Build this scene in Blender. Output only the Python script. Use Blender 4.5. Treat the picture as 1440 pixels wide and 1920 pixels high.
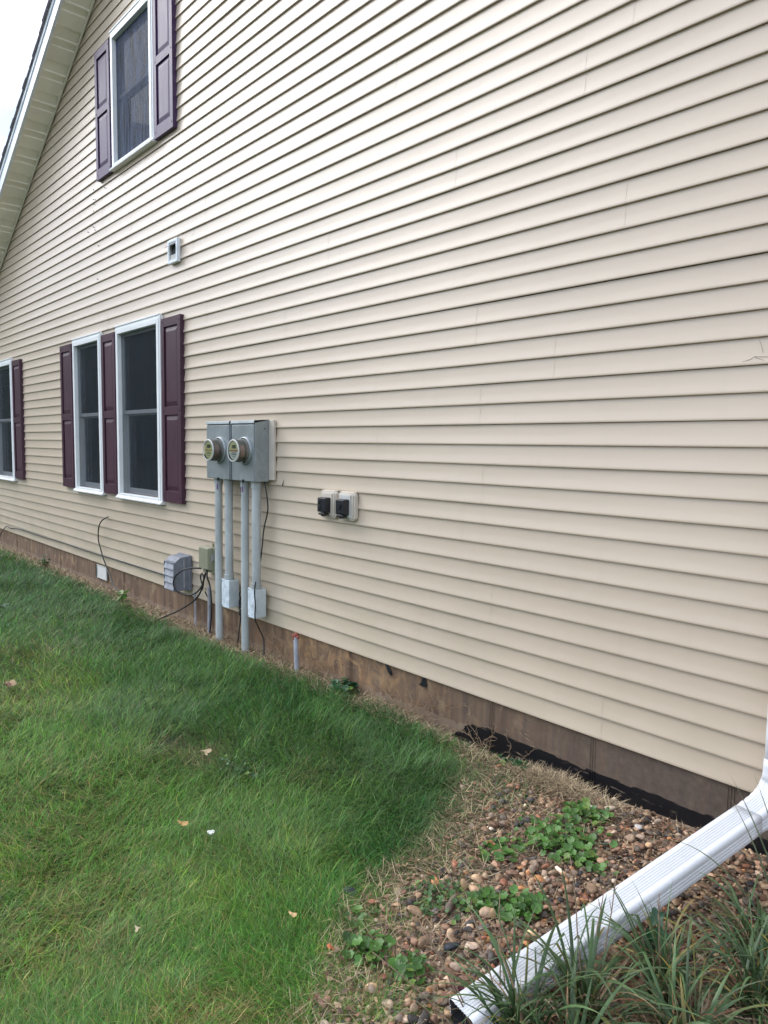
import bpy, math, random
import numpy as np
from mathutils import Vector, Matrix

for o in list(bpy.data.objects):
    bpy.data.objects.remove(o)
sc = bpy.context.scene
COL = sc.collection
rnd = random.Random(7)
R = math.radians

# ------------------------------------------------------------------ camera
F, D, H = 1338.4, 2.8207, 1.3012
yaw, pit, rol = 0.83854, 0.09095, 0.015455
fw = Vector((-math.sin(yaw)*math.cos(pit), math.cos(yaw)*math.cos(pit), -math.sin(pit)))
r_ = Vector((math.cos(yaw), math.sin(yaw), 0)); u_ = r_.cross(fw)
rr = r_*math.cos(rol)+u_*math.sin(rol); uu = -r_*math.sin(rol)+u_*math.cos(rol)
cd = bpy.data.cameras.new("camera"); cam = bpy.data.objects.new("camera", cd); COL.objects.link(cam)
M = Matrix.Identity(4)
for i in range(3):
    M[i][0] = rr[i]; M[i][1] = uu[i]; M[i][2] = -fw[i]
M[0][3], M[1][3], M[2][3] = 0, -D, H
cam.matrix_world = M
cd.sensor_fit = 'HORIZONTAL'; cd.sensor_width = 36; cd.lens = 36*F/1440
cd.clip_start = 0.02; cd.clip_end = 2000
sc.camera = cam

# ------------------------------------------------------------------ world, sun
W = bpy.data.worlds.new("World"); sc.world = W; W.use_nodes = True
nt = W.node_tree; nt.nodes.clear()
SUN_AZ, SUN_EL = R(205), R(41)      # azimuth measured from +x, counter-clockwise
out = nt.nodes.new('ShaderNodeOutputWorld'); bg = nt.nodes.new('ShaderNodeBackground')
sky = nt.nodes.new('ShaderNodeTexSky'); sky.sky_type = 'NISHITA'; sky.sun_disc = False
sky.sun_elevation = SUN_EL; sky.sun_rotation = R(90)-SUN_AZ
sky.air_density = 1.0; sky.dust_density = 1.5
tc = nt.nodes.new('ShaderNodeTexCoord'); mp = nt.nodes.new('ShaderNodeMapping')
mp.inputs['Scale'].default_value = (1.0, 1.0, 2.2); mp.inputs['Location'].default_value = (0.35, 0.1, 0.2)
n1 = nt.nodes.new('ShaderNodeTexNoise'); n1.inputs['Scale'].default_value = 2.6; n1.inputs['Detail'].default_value = 7
n1.inputs['Roughness'].default_value = 0.55; n1.inputs['Distortion'].default_value = 0.4
cr = nt.nodes.new('ShaderNodeValToRGB')
cr.color_ramp.elements[0].position = 0.36; cr.color_ramp.elements[1].position = 0.62
n2 = nt.nodes.new('ShaderNodeTexNoise'); n2.inputs['Scale'].default_value = 6; n2.inputs['Detail'].default_value = 5
cc = nt.nodes.new('ShaderNodeValToRGB')
cc.color_ramp.elements[0].position = 0.3; cc.color_ramp.elements[1].position = 0.7
cc.color_ramp.elements[0].color = (0.70, 0.79, 0.96, 1); cc.color_ramp.elements[1].color = (0.91, 0.96, 1.06, 1)
sc_ = nt.nodes.new('ShaderNodeVectorMath'); sc_.operation = 'SCALE'; sc_.inputs['Scale'].default_value = 12.0
mx = nt.nodes.new('ShaderNodeMix'); mx.data_type = 'RGBA'
L = nt.links.new
L(tc.outputs['Generated'], mp.inputs['Vector']); L(mp.outputs[0], n1.inputs['Vector']); L(mp.outputs[0], n2.inputs['Vector'])
L(n1.outputs['Fac'], cr.inputs['Fac']); L(n2.outputs['Fac'], cc.inputs['Fac']); L(cc.outputs[0], sc_.inputs[0])
L(cr.outputs[0], mx.inputs['Factor']); L(sky.outputs[0], mx.inputs[6]); L(sc_.outputs[0], mx.inputs[7])
L(mx.outputs[2], bg.inputs['Color']); L(bg.outputs[0], out.inputs[0])
bg.inputs['Strength'].default_value = 0.13
sd = bpy.data.lights.new("sun", 'SUN'); sun = bpy.data.objects.new("sun", sd); COL.objects.link(sun)
sd.energy = 1.05; sd.angle = R(38); sd.color = (1.0, 0.98, 0.955)
sv = Vector((math.cos(SUN_AZ)*math.cos(SUN_EL), math.sin(SUN_AZ)*math.cos(SUN_EL), math.sin(SUN_EL)))
sun.rotation_euler = sv.to_track_quat('Z', 'Y').to_euler(); sun.location = (-6, -8, 14)
sc.view_settings.view_transform = 'Standard'; sc.view_settings.look = 'None'
sc.view_settings.exposure = 0.88; sc.view_settings.gamma = 1.0
sc.render.engine = 'CYCLES'
sc.cycles.max_bounces = 6; sc.cycles.transparent_max_bounces = 12

# ------------------------------------------------------------------ materials
class NM:
    def __init__(s, name):
        s.m = bpy.data.materials.new(name); s.m.use_nodes = True
        s.t = s.m.node_tree; s.b = s.t.nodes['Principled BSDF']; s.o = s.t.nodes['Material Output']
        s.geo = s.t.nodes.new('ShaderNodeNewGeometry')
    def n(s, k): return s.t.nodes.new(k)
    def l(s, a, b): s.t.links.new(a, b)
    def noise(s, scale, detail=4, stretch=(1, 1, 1), rough=0.5, dist=0):
        mpn = s.n('ShaderNodeMapping'); mpn.inputs['Scale'].default_value = stretch
        s.l(s.geo.outputs['Position'], mpn.inputs[0])
        nn = s.n('ShaderNodeTexNoise'); nn.inputs['Scale'].default_value = scale
        nn.inputs['Detail'].default_value = detail; nn.inputs['Roughness'].default_value = rough
        nn.inputs['Distortion'].default_value = dist
        s.l(mpn.outputs[0], nn.inputs['Vector']); return nn.outputs['Fac']
    def ramp(s, fac, stops):
        c = s.n('ShaderNodeValToRGB'); e = c.color_ramp.elements
        while len(e) > 1: e.remove(e[0])
        e[0].position = stops[0][0]; e[0].color = (*stops[0][1], 1)
        for p, col in stops[1:]:
            q = e.new(p); q.color = (*col, 1)
        s.l(fac, c.inputs['Fac']); return c.outputs[0]
    def mix(s, fac, a, b, mode='MIX'):
        x = s.n('ShaderNodeMix'); x.data_type = 'RGBA'; x.blend_type = mode
        if hasattr(fac, 'links'): s.l(fac, x.inputs[0])
        else: x.inputs[0].default_value = fac
        for v, i in ((a, 6), (b, 7)):
            if hasattr(v, 'links'): s.l(v, x.inputs[i])
            else: x.inputs[i].default_value = (*v, 1)
        return x.outputs[2]
    def math(s, op, a, b=0.0, c=None):
        x = s.n('ShaderNodeMath'); x.operation = op
        for v, i in ((a, 0), (b, 1), (c, 2)):
            if v is None: continue
            if hasattr(v, 'links'): s.l(v, x.inputs[i])
            else: x.inputs[i].default_value = v
        return x.outputs[0]
    def sep(s):
        x = s.n('ShaderNodeSeparateXYZ'); s.l(s.geo.outputs['Position'], x.inputs[0]); return x.outputs
    def color(s, c):
        if hasattr(c, 'links'): s.l(c, s.b.inputs['Base Color'])
        else: s.b.inputs['Base Color'].default_value = (*c, 1)
    def rough(s, c):
        if hasattr(c, 'links'): s.l(c, s.b.inputs['Roughness'])
        else: s.b.inputs['Roughness'].default_value = c
    def bump(s, h, strength=0.3, dist=0.002):
        x = s.n('ShaderNodeBump'); x.inputs['Strength'].default_value = strength
        x.inputs['Distance'].default_value = dist; s.l(h, x.inputs['Height'])
        s.l(x.outputs[0], s.b.inputs['Normal'])

def simple(name, col, rough=0.5, metal=0.0, var=0.12, scale=12, stretch=(1, 1, 1), bump=0.0, spec=0.5, vary_rough=0.1):
    k = NM(name)
    f = k.noise(scale, 5, stretch)
    lo = tuple(max(0, c*(1-var)) for c in col); hi = tuple(min(1, c*(1+var)) for c in col)
    k.color(k.ramp(f, [(0.3, lo), (0.7, hi)]))
    f2 = k.noise(scale*2.3, 4, stretch)
    k.rough(k.math('MULTIPLY_ADD', f2, vary_rough*2, rough-vary_rough))
    k.b.inputs['Metallic'].default_value = metal
    k.b.inputs['Specular IOR Level'].default_value = spec
    if bump: k.bump(f2, bump, 0.002)
    return k.m

def m_siding():
    k = NM('vinyl_siding')
    a = k.noise(1.3, 4, (0.5, 1, 1)); g = k.noise(60, 3, (0.08, 1, 1.4)); st = k.noise(9, 5, (1.6, 1, 0.25))
    base = k.ramp(a, [(0.3, (0.515, 0.418, 0.315)), (0.7, (0.55, 0.45, 0.34))])
    # grime streaks with shapes of their own, vertical
    gm = k.ramp(st, [(0.52, (0, 0, 0)), (0.72, (1, 1, 1))])
    base = k.mix(k.math('MULTIPLY', gm, 0.05), base, (0.30, 0.28, 0.21))
    # chalky scuffed patches, also carrying the far end's white glints as colour
    c1 = k.noise(1.1, 2, (0.8, 1, 1)); c2 = k.noise(26, 5, (1.3, 1, 0.5), 0.65)
    px_, py_, pz_ = k.sep(); far = k.n('ShaderNodeMapRange'); k.l(px_, far.inputs[0])
    for i, v in ((1, -7.5), (2, -1.5), (3, 1.0), (4, 0.0)): far.inputs[i].default_value = v
    ch = k.math('MULTIPLY', k.math('MULTIPLY', far.outputs[0], k.ramp(c1, [(0.50, (0, 0, 0)), (0.75, (1, 1, 1))])), k.ramp(c2, [(0.46, (0, 0, 0)), (0.80, (1, 1, 1))]))
    base = k.mix(k.math('MULTIPLY', ch, 0.35), base, (0.60, 0.60, 0.58))
    # green algae film low on the far end, faint dust low on the rest
    al = k.n('ShaderNodeMapRange'); k.l(pz_, al.inputs[0])
    for i, v in ((1, 0.9), (2, 0.0), (3, 0.0), (4, 1.0)): al.inputs[i].default_value = v
    an = k.ramp(k.noise(3.2, 6, (0.7, 1, 1.6), 0.65), [(0.42, (0, 0, 0)), (0.70, (1, 1, 1))])
    base = k.mix(k.math('MULTIPLY', k.math('MULTIPLY', al.outputs[0], an), k.math('MULTIPLY_ADD', far.outputs[0], 0.30, 0.12)), base, (0.28, 0.27, 0.15))
    k.color(base)
    rv = k.noise(3.0, 5, (0.5, 1, 2.0))
    k.rough(k.math('MULTIPLY_ADD', rv, 0.16, 0.27))
    wav = k.noise(5.5, 2, (0.5, 1, 1.5))
    h = k.math('ADD', k.math('MULTIPLY', wav, 1.0), k.math('MULTIPLY', g, 0.03))
    k.bump(h, 0.45, 0.004)
    k.b.inputs['Specular IOR Level'].default_value = 0.85
    return k.m

def m_foundation():
    k = NM('stained_concrete')
    x, y, z = k.sep()
    s1 = k.noise(2.2, 6, (3.2, 1, 0.5)); s2 = k.noise(9, 6, (3.2, 1, 0.22)); s3 = k.noise(40, 5)
    c = k.ramp(s1, [(0.30, (0.070, 0.045, 0.034)), (0.42, (0.14, 0.085, 0.052)), (0.54, (0.19, 0.12, 0.072)), (0.64, (0.11, 0.075, 0.055)), (0.74, (0.15, 0.12, 0.09))])
    c = k.mix(k.math('MULTIPLY', k.ramp(s2, [(0.45, (0, 0, 0)), (0.7, (1, 1, 1))]), 0.55), c, (0.075, 0.042, 0.03))
    s4 = k.noise(5.5, 6, (1.4, 1, 0.9), 0.6, 0.8); s5 = k.noise(13, 5, (2.4, 1, 0.3), 0.6)
    c = k.mix(k.math('MULTIPLY', k.ramp(s4, [(0.54, (0, 0, 0)), (0.68, (1, 1, 1))]), 0.75), c, (0.33, 0.235, 0.135))
    wn = k.n('ShaderNodeMapRange'); k.l(k.math('ABSOLUTE', k.math('ADD', x, 3.6)), wn.inputs[0])
    for i, v in ((1, 1.1), (2, 0.3), (3, 0.0), (4, 0.85)): wn.inputs[i].default_value = v
    s6 = k.noise(8, 6, (1.2, 1, 1.0), 0.65, 1.0)
    c = k.mix(k.math('MULTIPLY', wn.outputs[0], k.ramp(s6, [(0.46, (0, 0, 0)), (0.60, (1, 1, 1))])), c, (0.34, 0.20, 0.095))
    c = k.mix(k.math('MULTIPLY', k.ramp(s5, [(0.58, (0, 0, 0)), (0.72, (1, 1, 1))]), 0.6), c, (0.24, 0.10, 0.045))
    # the newer end by the downspout is greyer
    gr_ = k.n('ShaderNodeMapRange'); k.l(x, gr_.inputs[0])
    for i, v in ((1, -2.9), (2, -1.4), (3, 0.0), (4, 0.75)): gr_.inputs[i].default_value = v
    g2 = k.ramp(s3, [(0.3, (0.068, 0.054, 0.045)), (0.7, (0.11, 0.087, 0.070))])
    c = k.mix(gr_.outputs[0], c, g2)
    splash = k.math('LESS_THAN', z, k.math('MULTIPLY_ADD', k.noise(30, 4), 0.10, -0.245))
    c = k.mix(k.math('MULTIPLY', splash, 0.45), c, (0.26, 0.20, 0.14))
    pits = k.ramp(k.noise(75, 2), [(0.27, (1, 1, 1)), (0.31, (0, 0, 0))])
    c = k.mix(k.math('MULTIPLY', pits, 0.6), c, (0.05, 0.04, 0.035))
    # black tar coat brushed along the foot of the near end
    edge = k.n('ShaderNodeMapRange'); k.l(x, edge.inputs[0])
    for i, v in ((1, -2.72), (2, -2.42), (3, -0.36), (4, -0.160)): edge.inputs[i].default_value = v
    tn = k.math('MULTIPLY_ADD', k.noise(6, 5, (1, 1, 2)), 0.07, -0.04)
    tf = k.math('MULTIPLY_ADD', k.noise(60, 4, (0.18, 1, 3.2)), 0.035, -0.0175)
    lim = k.math('ADD', edge.outputs[0], k.math('ADD', tn, tf))
    end = k.n('ShaderNodeMapRange'); k.l(x, end.inputs[0])
    for i, v in ((1, -2.75), (2, -2.68), (3, 0), (4, 1)): end.inputs[i].default_value = v
    tar = k.math('MULTIPLY', k.math('LESS_THAN', z, lim), end.outputs[0])
    scr = k.ramp(k.noise(28, 5, (0.35, 1, 3)), [(0.30, (0.15, 0.15, 0.15)), (0.36, (1, 1, 1))])
    tar = k.math('MULTIPLY', tar, scr)
    c = k.mix(tar, c, (0.008, 0.008, 0.010))
    k.color(c)
    k.rough(k.math('MULTIPLY_ADD', tar, -0.48, 0.85))
    k.bump(k.math('ADD', k.math('MULTIPLY', s3, 0.4), k.math('MULTIPLY', s2, 0.6)), 0.5, 0.004)
    return k.m

def m_attr(name, rough=0.6, transl=0.0, spec=0.3, var=0.0, scale=60, bump=0):
    k = NM(name); a = k.n('ShaderNodeAttribute'); a.attribute_name = 'Col'
    c = a.outputs['Color']
    if var:
        f = k.noise(scale, 5)
        c = k.mix(1.0, c, k.ramp(f, [(0.3, (1-var,)*3), (0.7, (1.0,)*3)]), 'MULTIPLY')
        if bump: k.bump(f, bump, 0.002)
    k.color(c); k.rough(rough); k.b.inputs['Specular IOR Level'].default_value = spec
    if transl:
        tr = k.n('ShaderNodeBsdfTranslucent'); k.l(c, tr.inputs['Color'])
        ms = k.n('ShaderNodeMixShader'); ms.inputs[0].default_value = transl
        k.l(k.b.outputs[0], ms.inputs[1]); k.l(tr.outputs[0], ms.inputs[2]); k.l(ms.outputs[0], k.o.inputs[0])
    return k.m

def m_shutter():
    k = NM('plum_shutter_plastic')
    a = k.noise(2.0, 4, (1, 1, 0.6)); b = k.noise(22, 5, (2.0, 1, 0.25)); g = k.noise(120, 3, (1.2, 1, 0.06))
    x, y, z = k.sep()
    c = k.ramp(a, [(0.3, (0.042, 0.010, 0.017)), (0.7, (0.058, 0.015, 0.027))])
    up = k.n('ShaderNodeMapRange'); k.l(z, up.inputs[0])        # the upper storey pair faded, with violet sky reflection put into the colour
    for i, v in ((1, 2.8), (2, 3.5), (3, 0.10), (4, 0.75)): up.inputs[i].default_value = v
    f = k.math('MULTIPLY', k.ramp(b, [(0.40, (0, 0, 0)), (0.72, (1, 1, 1))]), up.outputs[0])
    c = k.mix(up.outputs[0], c, (0.045, 0.016, 0.075))
    c = k.mix(k.math('MULTIPLY', f, 0.45), c, (0.13, 0.10, 0.21))
    k.color(c); k.rough(k.math('MULTIPLY_ADD', b, 0.2, 0.36)); k.bump(g, 0.25, 0.002)
    return k.m

def m_screen():
    k = NM('insect_screen')
    tr = k.n('ShaderNodeBsdfTransparent'); ms = k.n('ShaderNodeMixShader')
    st = k.noise(28, 4, (3.0, 1, 0.12)); d2 = k.noise(160, 2, (1, 1, 0.5)); x, y, z = k.sep()
    up = k.n('ShaderNodeMapRange'); k.l(z, up.inputs[0])
    for i, v in ((1, 2.8), (2, 3.6), (3, 0.25), (4, 1.0)): up.inputs[i].default_value = v
    dust_sheen = k.math('MULTIPLY', k.ramp(k.math('MULTIPLY_ADD', d2, 0.35, k.math('MULTIPLY', st, 0.75)), [(0.45, (0, 0, 0)), (0.70, (1, 1, 1))]), up.outputs[0])
    k.color(k.mix(k.math('MULTIPLY', dust_sheen, 0.9), (0.020, 0.024, 0.024), (0.10, 0.135, 0.235))); k.b.inputs['Specular IOR Level'].default_value = 0.05  # dust streaks tinted blue, reflected sky put into their colour, strongest upstairs
    k.rough(0.6); k.l(k.math('MULTIPLY_ADD', dust_sheen, 0.22, k.math('MULTIPLY_ADD', up.outputs[0], 0.20, 0.46)), ms.inputs[0])
    k.l(tr.outputs[0], ms.inputs[1]); k.l(k.b.outputs[0], ms.inputs[2]); k.l(ms.outputs[0], k.o.inputs[0])
    return k.m

def m_glass(name='window_glass', tint=(0.9, 0.95, 0.93), base=0.06):
    k = NM(name); tr = k.n('ShaderNodeBsdfTransparent'); tr.inputs[0].default_value = (*tint, 1)
    gl = k.n('ShaderNodeBsdfGlossy'); gl.inputs['Roughness'].default_value = 0.02
    fr = k.n('ShaderNodeFresnel'); fr.inputs[0].default_value = 1.5
    ms = k.n('ShaderNodeMixShader'); k.l(k.math('ADD', fr.outputs[0], base-0.04), ms.inputs[0])
    k.l(tr.outputs[0], ms.inputs[1]); k.l(gl.outputs[0], ms.inputs[2]); k.l(ms.outputs[0], k.o.inputs[0])
    return k.m

def m_galv():
    k = NM('painted_meter_steel')
    a = k.noise(7, 5); b = k.noise(16, 6, (1, 1, 0.6), 0.6, 1.2)
    c = k.ramp(a, [(0.3, (0.235, 0.265, 0.27)), (0.7, (0.31, 0.335, 0.34))])
    c = k.mix(k.math('MULTIPLY', k.ramp(b, [(0.5, (0, 0, 0)), (0.7, (1, 1, 1))]), 0.35), c, (0.42, 0.48, 0.52))
    k.color(c); k.b.inputs['Metallic'].default_value = 0.35
    k.rough(k.math('MULTIPLY_ADD', b, 0.3, 0.25)); k.bump(a, 0.1, 0.003)
    return k.m

def m_spout():
    k = NM('white_aluminium'); x, y, z = k.sep()
    d = k.ramp(k.noise(7, 6, rough=0.65), [(0.50, (0, 0, 0)), (0.75, (1, 1, 1))])
    sp = k.ramp(k.noise(90, 3), [(0.64, (0, 0, 0)), (0.70, (1, 1, 1))])
    c = k.mix(k.math('MULTIPLY', d, 0.22), (0.68, 0.69, 0.71), (0.45, 0.43, 0.38))
    mud = k.n('ShaderNodeMapRange'); k.l(y, mud.inputs[0])
    for i, v in ((1, -1.25), (2, -1.50), (3, 0.10), (4, 0.6)): mud.inputs[i].default_value = v
    c = k.mix(k.math('MULTIPLY', sp, mud.outputs[0]), c, (0.22, 0.17, 0.12))
    k.color(c); k.rough(k.math('MULTIPLY_ADD', d, 0.25, 0.30)); return k.m

def m_ground():
    k = NM('soil'); a = k.n('ShaderNodeAttribute'); a.attribute_name = 'Col'
    f = k.noise(5, 8, rough=0.65); g = k.noise(60, 6)
    c = k.mix(1.0, a.outputs['Color'], k.ramp(f, [(0.3, (0.65, 0.62, 0.6)), (0.7, (1.2, 1.2, 1.2))]), 'MULTIPLY')
    c = k.mix(1.0, c, k.ramp(g, [(0.3, (0.55, 0.55, 0.55)), (0.7, (1.15, 1.1, 1.05))]), 'MULTIPLY')
    k.color(c); k.rough(0.95); k.bump(g, 0.8, 0.012)
    return k.m

MAT = dict(
    siding=m_siding(), found=m_foundation(), shutter=m_shutter(), screen=m_screen(), glass=m_glass(), galv=m_galv(), soil=m_ground(),
    white=simple('white_vinyl', (0.80, 0.81, 0.80), 0.35, var=0.05, scale=6),
    sash=simple('grey_white_sash', (0.62, 0.64, 0.66), 0.4, var=0.06),
    room=simple('dim_room', (0.045, 0.05, 0.05), 0.9, var=0.5, scale=3),
    blind=simple('curtain', (0.20, 0.21, 0.22), 0.9, var=0.3, scale=14, stretch=(3, 1, .1)),
    soffit=simple('soffit_vinyl', (0.95, 0.89, 0.76), 0.5, var=0.08, scale=4, spec=0.3),
    fascia=simple('white_fascia', (0.80, 0.84, 0.88), 0.35, var=0.04, scale=5),
    shingle=simple('asphalt_shingle', (0.26, 0.23, 0.25), 0.95, var=0.5, scale=60, bump=0.6),
    black=simple('black_plastic', (0.012, 0.013, 0.017), 0.35, var=0.3, scale=30),
    cable=simple('black_cable', (0.014, 0.014, 0.015), 0.45, var=0.3),
    pipe=simple('grey_pvc', (0.40, 0.425, 0.42), 0.42, var=0.2, scale=8, stretch=(1, 1, .4)),
    jbox=simple('grey_white_enclosure', (0.50, 0.55, 0.565), 0.35, var=0.12, scale=10, bump=0.1),
    jface=simple('weathered_cover', (0.58, 0.64, 0.69), 0.28, var=0.2, scale=16, bump=0.3),
    beige=simple('beige_block', (0.56, 0.50, 0.42), 0.45, var=0.06),
    greyplate=simple('grey_cover_plate', (0.52, 0.52, 0.49), 0.4, var=0.08),
    tanbox=simple('olive_tan_plastic', (0.235, 0.235, 0.16), 0.42, var=0.08),
    dgrey=simple('dark_grey_plastic', (0.17, 0.18, 0.21), 0.6, var=0.12, scale=20, bump=0.1),
    lgrey=simple('weathered_grey_plastic', (0.30, 0.31, 0.34), 0.7, var=0.3, scale=35, stretch=(1, 1, .3)),
    meterg=simple('grey_meter_plastic', (0.22, 0.21, 0.185), 0.45, var=0.08),
    dial=simple('cream_dial', (0.74, 0.73, 0.42), 0.5, var=0.04),
    paper=simple('white_label', (0.78, 0.80, 0.74), 0.5, var=0.04),
    lcd=simple('display', (0.09, 0.11, 0.07), 0.3, var=0.1),
    ink=simple('ink', (0.05, 0.05, 0.05), 0.6, var=0.1),
    red=simple('red_ink', (0.50, 0.06, 0.05), 0.5, var=0.1),
    orange=simple('orange_ink', (0.62, 0.30, 0.06), 0.5, var=0.1),
    pink=simple('faded_sticker', (0.42, 0.28, 0.25), 0.6, var=0.25, scale=120, stretch=(1, 1, 4)),
    purple=simple('purple_tag', (0.16, 0.10, 0.22), 0.4),
    rust=simple('rusty_red', (0.20, 0.045, 0.025), 0.7, var=0.3, scale=40),
    clear=m_glass('clear_cover', (0.97, 0.98, 0.94), 0.05),
    spout_shade=simple('shaded_pipe_inside', (0.03, 0.03, 0.03), 0.9),  # near-black lining; shade inside the open end put into the colour
    spout=m_spout(),
    grass=m_attr('grass_blades', 0.55, 0.30, 0.35), leaf=m_attr('leaf_tissue', 0.42, 0.25, 0.45, 0.3, 50),
    straw=m_attr('dead_straw', 0.8, 0.1, 0.2), stone=m_attr('river_stone', 0.62, 0, 0.4, 0.55, 70, 0.4),
    dry=m_attr('dry_leaf', 0.7, 0.15, 0.3, 0.3, 90),
)

# ------------------------------------------------------------------ mesh helpers
def tag(o, label=None, cat=None, group=None, kind=None):
    if label: o['label'] = label
    if cat: o['category'] = cat
    if group: o['group'] = group
    if kind: o['kind'] = kind
    return o

def empty(name, loc, label, cat, group=None):
    o = bpy.data.objects.new(name, None); COL.objects.link(o); o.location = loc
    o.empty_display_size = 0.1
    return tag(o, label, cat, group)

class MB:
    """collects world-space geometry"""
    def __init__(s): s.v = []; s.f = []
    def add(s, vs, fs):
        b = len(s.v); s.v += [tuple(v) for v in vs]; s.f += [tuple(i+b for i in f) for f in fs]; return s
    def box(s, x0, x1, y0, y1, z0, z1):
        return s.add([(x0, y0, z0), (x1, y0, z0), (x1, y1, z0), (x0, y1, z0), (x0, y0, z1), (x1, y0, z1), (x1, y1, z1), (x0, y1, z1)],
                     [(0, 3, 2, 1), (4, 5, 6, 7), (0, 1, 5, 4), (1, 2, 6, 5), (2, 3, 7, 6), (3, 0, 4, 7)])
    def frustum(s, r0, y0, r1, y1):
        """rect r=(x0,x1,z0,z1) at y0 to rect at y1 (front)"""
        a = [(r0[0], y0, r0[2]), (r0[1], y0, r0[2]), (r0[1], y0, r0[3]), (r0[0], y0, r0[3])]
        b = [(r1[0], y1, r1[2]), (r1[1], y1, r1[2]), (r1[1], y1, r1[3]), (r1[0], y1, r1[3])]
        return s.add(a+b, [(0, 3, 2, 1), (4, 5, 6, 7), (0, 1, 5, 4), (1, 2, 6, 5), (2, 3, 7, 6), (3, 0, 4, 7)])
    def prism(s, pts, y0, y1):
        """polygon in x,z extruded in y"""
        n = len(pts); vs = [(x, y0, z) for x, z in pts]+[(x, y1, z) for x, z in pts]
        fs = [tuple(range(n)), tuple(range(2*n-1, n-1, -1))]+[(i, i+n, (i+1) % n+n, (i+1) % n) for i in range(n)]
        return s.add(vs, fs)
    def prismx(s, pts, x0, x1):
        n = len(pts); vs = [(x0, y, z) for y, z in pts]+[(x1, y, z) for y, z in pts]
        fs = [tuple(range(n)), tuple(range(2*n-1, n-1, -1))]+[(i, i+n, (i+1) % n+n, (i+1) % n) for i in range(n)]
        return s.add(vs, fs)
    def tube(s, pts, rad, seg=10, cap=True):
        P = [Vector(p) for p in pts]; n = len(P)
        rad = rad if isinstance(rad, (list, tuple)) else [rad]*n
        up = Vector((0.123, 0.2, 1)).normalized(); vs = []; prev = None
        for i in range(n):
            t = (P[min(i+1, n-1)]-P[max(i-1, 0)]).normalized()
            a = (prev if prev is not None else up); a = (a-t*a.dot(t))
            if a.length < 1e-4: a = Vector((1, 0, 0))-t*t.x
            a.normalize(); b = t.cross(a); prev = a
            for k in range(seg):
                q = 2*math.pi*k/seg; vs.append(P[i]+(a*math.cos(q)+b*math.sin(q))*rad[i])
        fs = [(i*seg+k, i*seg+(k+1) % seg, (i+1)*seg+(k+1) % seg, (i+1)*seg+k) for i in range(n-1) for k in range(seg)]
        if cap: fs += [tuple(range(seg-1, -1, -1)), tuple((n-1)*seg+k for k in range(seg))]
        return s.add(vs, fs)
    def cyl_y(s, cx, cz, y0, y1, r0, r1=None, seg=28):
        r1 = r0 if r1 is None else r1
        vs = [(cx+r*math.cos(2*math.pi*k/seg), y, cz+r*math.sin(2*math.pi*k/seg)) for y, r in ((y0, r0), (y1, r1)) for k in range(seg)]
        fs = [(k, (k+1) % seg, (k+1) % seg+seg, k+seg) for k in range(seg)]+[tuple(range(seg-1, -1, -1)), tuple(range(seg, 2*seg))]
        return s.add(vs, fs)
    def lathe_y(s, cx, cz, prof, seg=28):
        """profile [(y,r)...] open surface round an axis along y"""
        n = len(prof)
        vs = [(cx+r*math.cos(2*math.pi*k/seg), y, cz+r*math.sin(2*math.pi*k/seg)) for y, r in prof for k in range(seg)]
        fs = [(i*seg+k, i*seg+(k+1) % seg, (i+1)*seg+(k+1) % seg, (i+1)*seg+k) for i in range(n-1) for k in range(seg)]
        return s.add(vs, fs)
    def build(s, name, mat, parent=None, bevel=0.0, smooth=False, label=None, seg=2):
        me = bpy.data.meshes.new(name)
        off = Vector(parent_world(parent)) if parent else Vector((0, 0, 0))
        me.from_pydata([tuple(Vector(v)-off) for v in s.v], [], s.f)
        me.materials.append(mat); me.validate()
        import bmesh
        bm = bmesh.new(); bm.from_mesh(me); bmesh.ops.recalc_face_normals(bm, faces=bm.faces); bm.to_mesh(me); bm.free()
        if smooth:
            me.polygons.foreach_set('use_smooth', [True]*len(me.polygons))
            if smooth == 'auto': me.set_sharp_from_angle(angle=R(35))
        o = bpy.data.objects.new(name, me); COL.objects.link(o)
        if parent: o.parent = parent
        if bevel:
            b = o.modifiers.new('bevel', 'BEVEL'); b.width = bevel; b.segments = seg; b.limit_method = 'ANGLE'; b.angle_limit = R(40)
        if label: o['label'] = label
        return o

def parent_world(p):
    v = Vector((0, 0, 0))
    while p is not None: v += p.location; p = p.parent
    return v

def np_mesh(name, V, polys, mat, parent=None, col=None, smooth=False):
    """V (n,3); polys: list of int arrays (m,k); col (n,3) per vertex"""
    me = bpy.data.meshes.new(name)
    V = np.asarray(V, dtype=np.float32)
    if parent: V = V-np.array(parent_world(parent), dtype=np.float32)
    loops = np.concatenate([p.ravel() for p in polys]).astype(np.int32)
    tot = np.concatenate([np.full(len(p), p.shape[1], dtype=np.int32) for p in polys])
    st = np.concatenate([[0], np.cumsum(tot)[:-1]]).astype(np.int32)
    me.vertices.add(len(V)); me.vertices.foreach_set('co', V.ravel())
    me.loops.add(len(loops)); me.loops.foreach_set('vertex_index', loops)
    me.polygons.add(len(tot)); me.polygons.foreach_set('loop_start', st)
    if smooth: me.polygons.foreach_set('use_smooth', np.ones(len(tot), dtype=bool))
    me.update(calc_edges=True)
    if col is not None:
        a = me.color_attributes.new('Col', 'FLOAT_COLOR', 'POINT')
        c4 = np.ones((len(V), 4), dtype=np.float32); c4[:, :3] = col
        a.data.foreach_set('color', c4.ravel())
    me.materials.append(mat)
    o = bpy.data.objects.new(name, me); COL.objects.link(o)
    if parent: o.parent = parent
    return o

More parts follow.
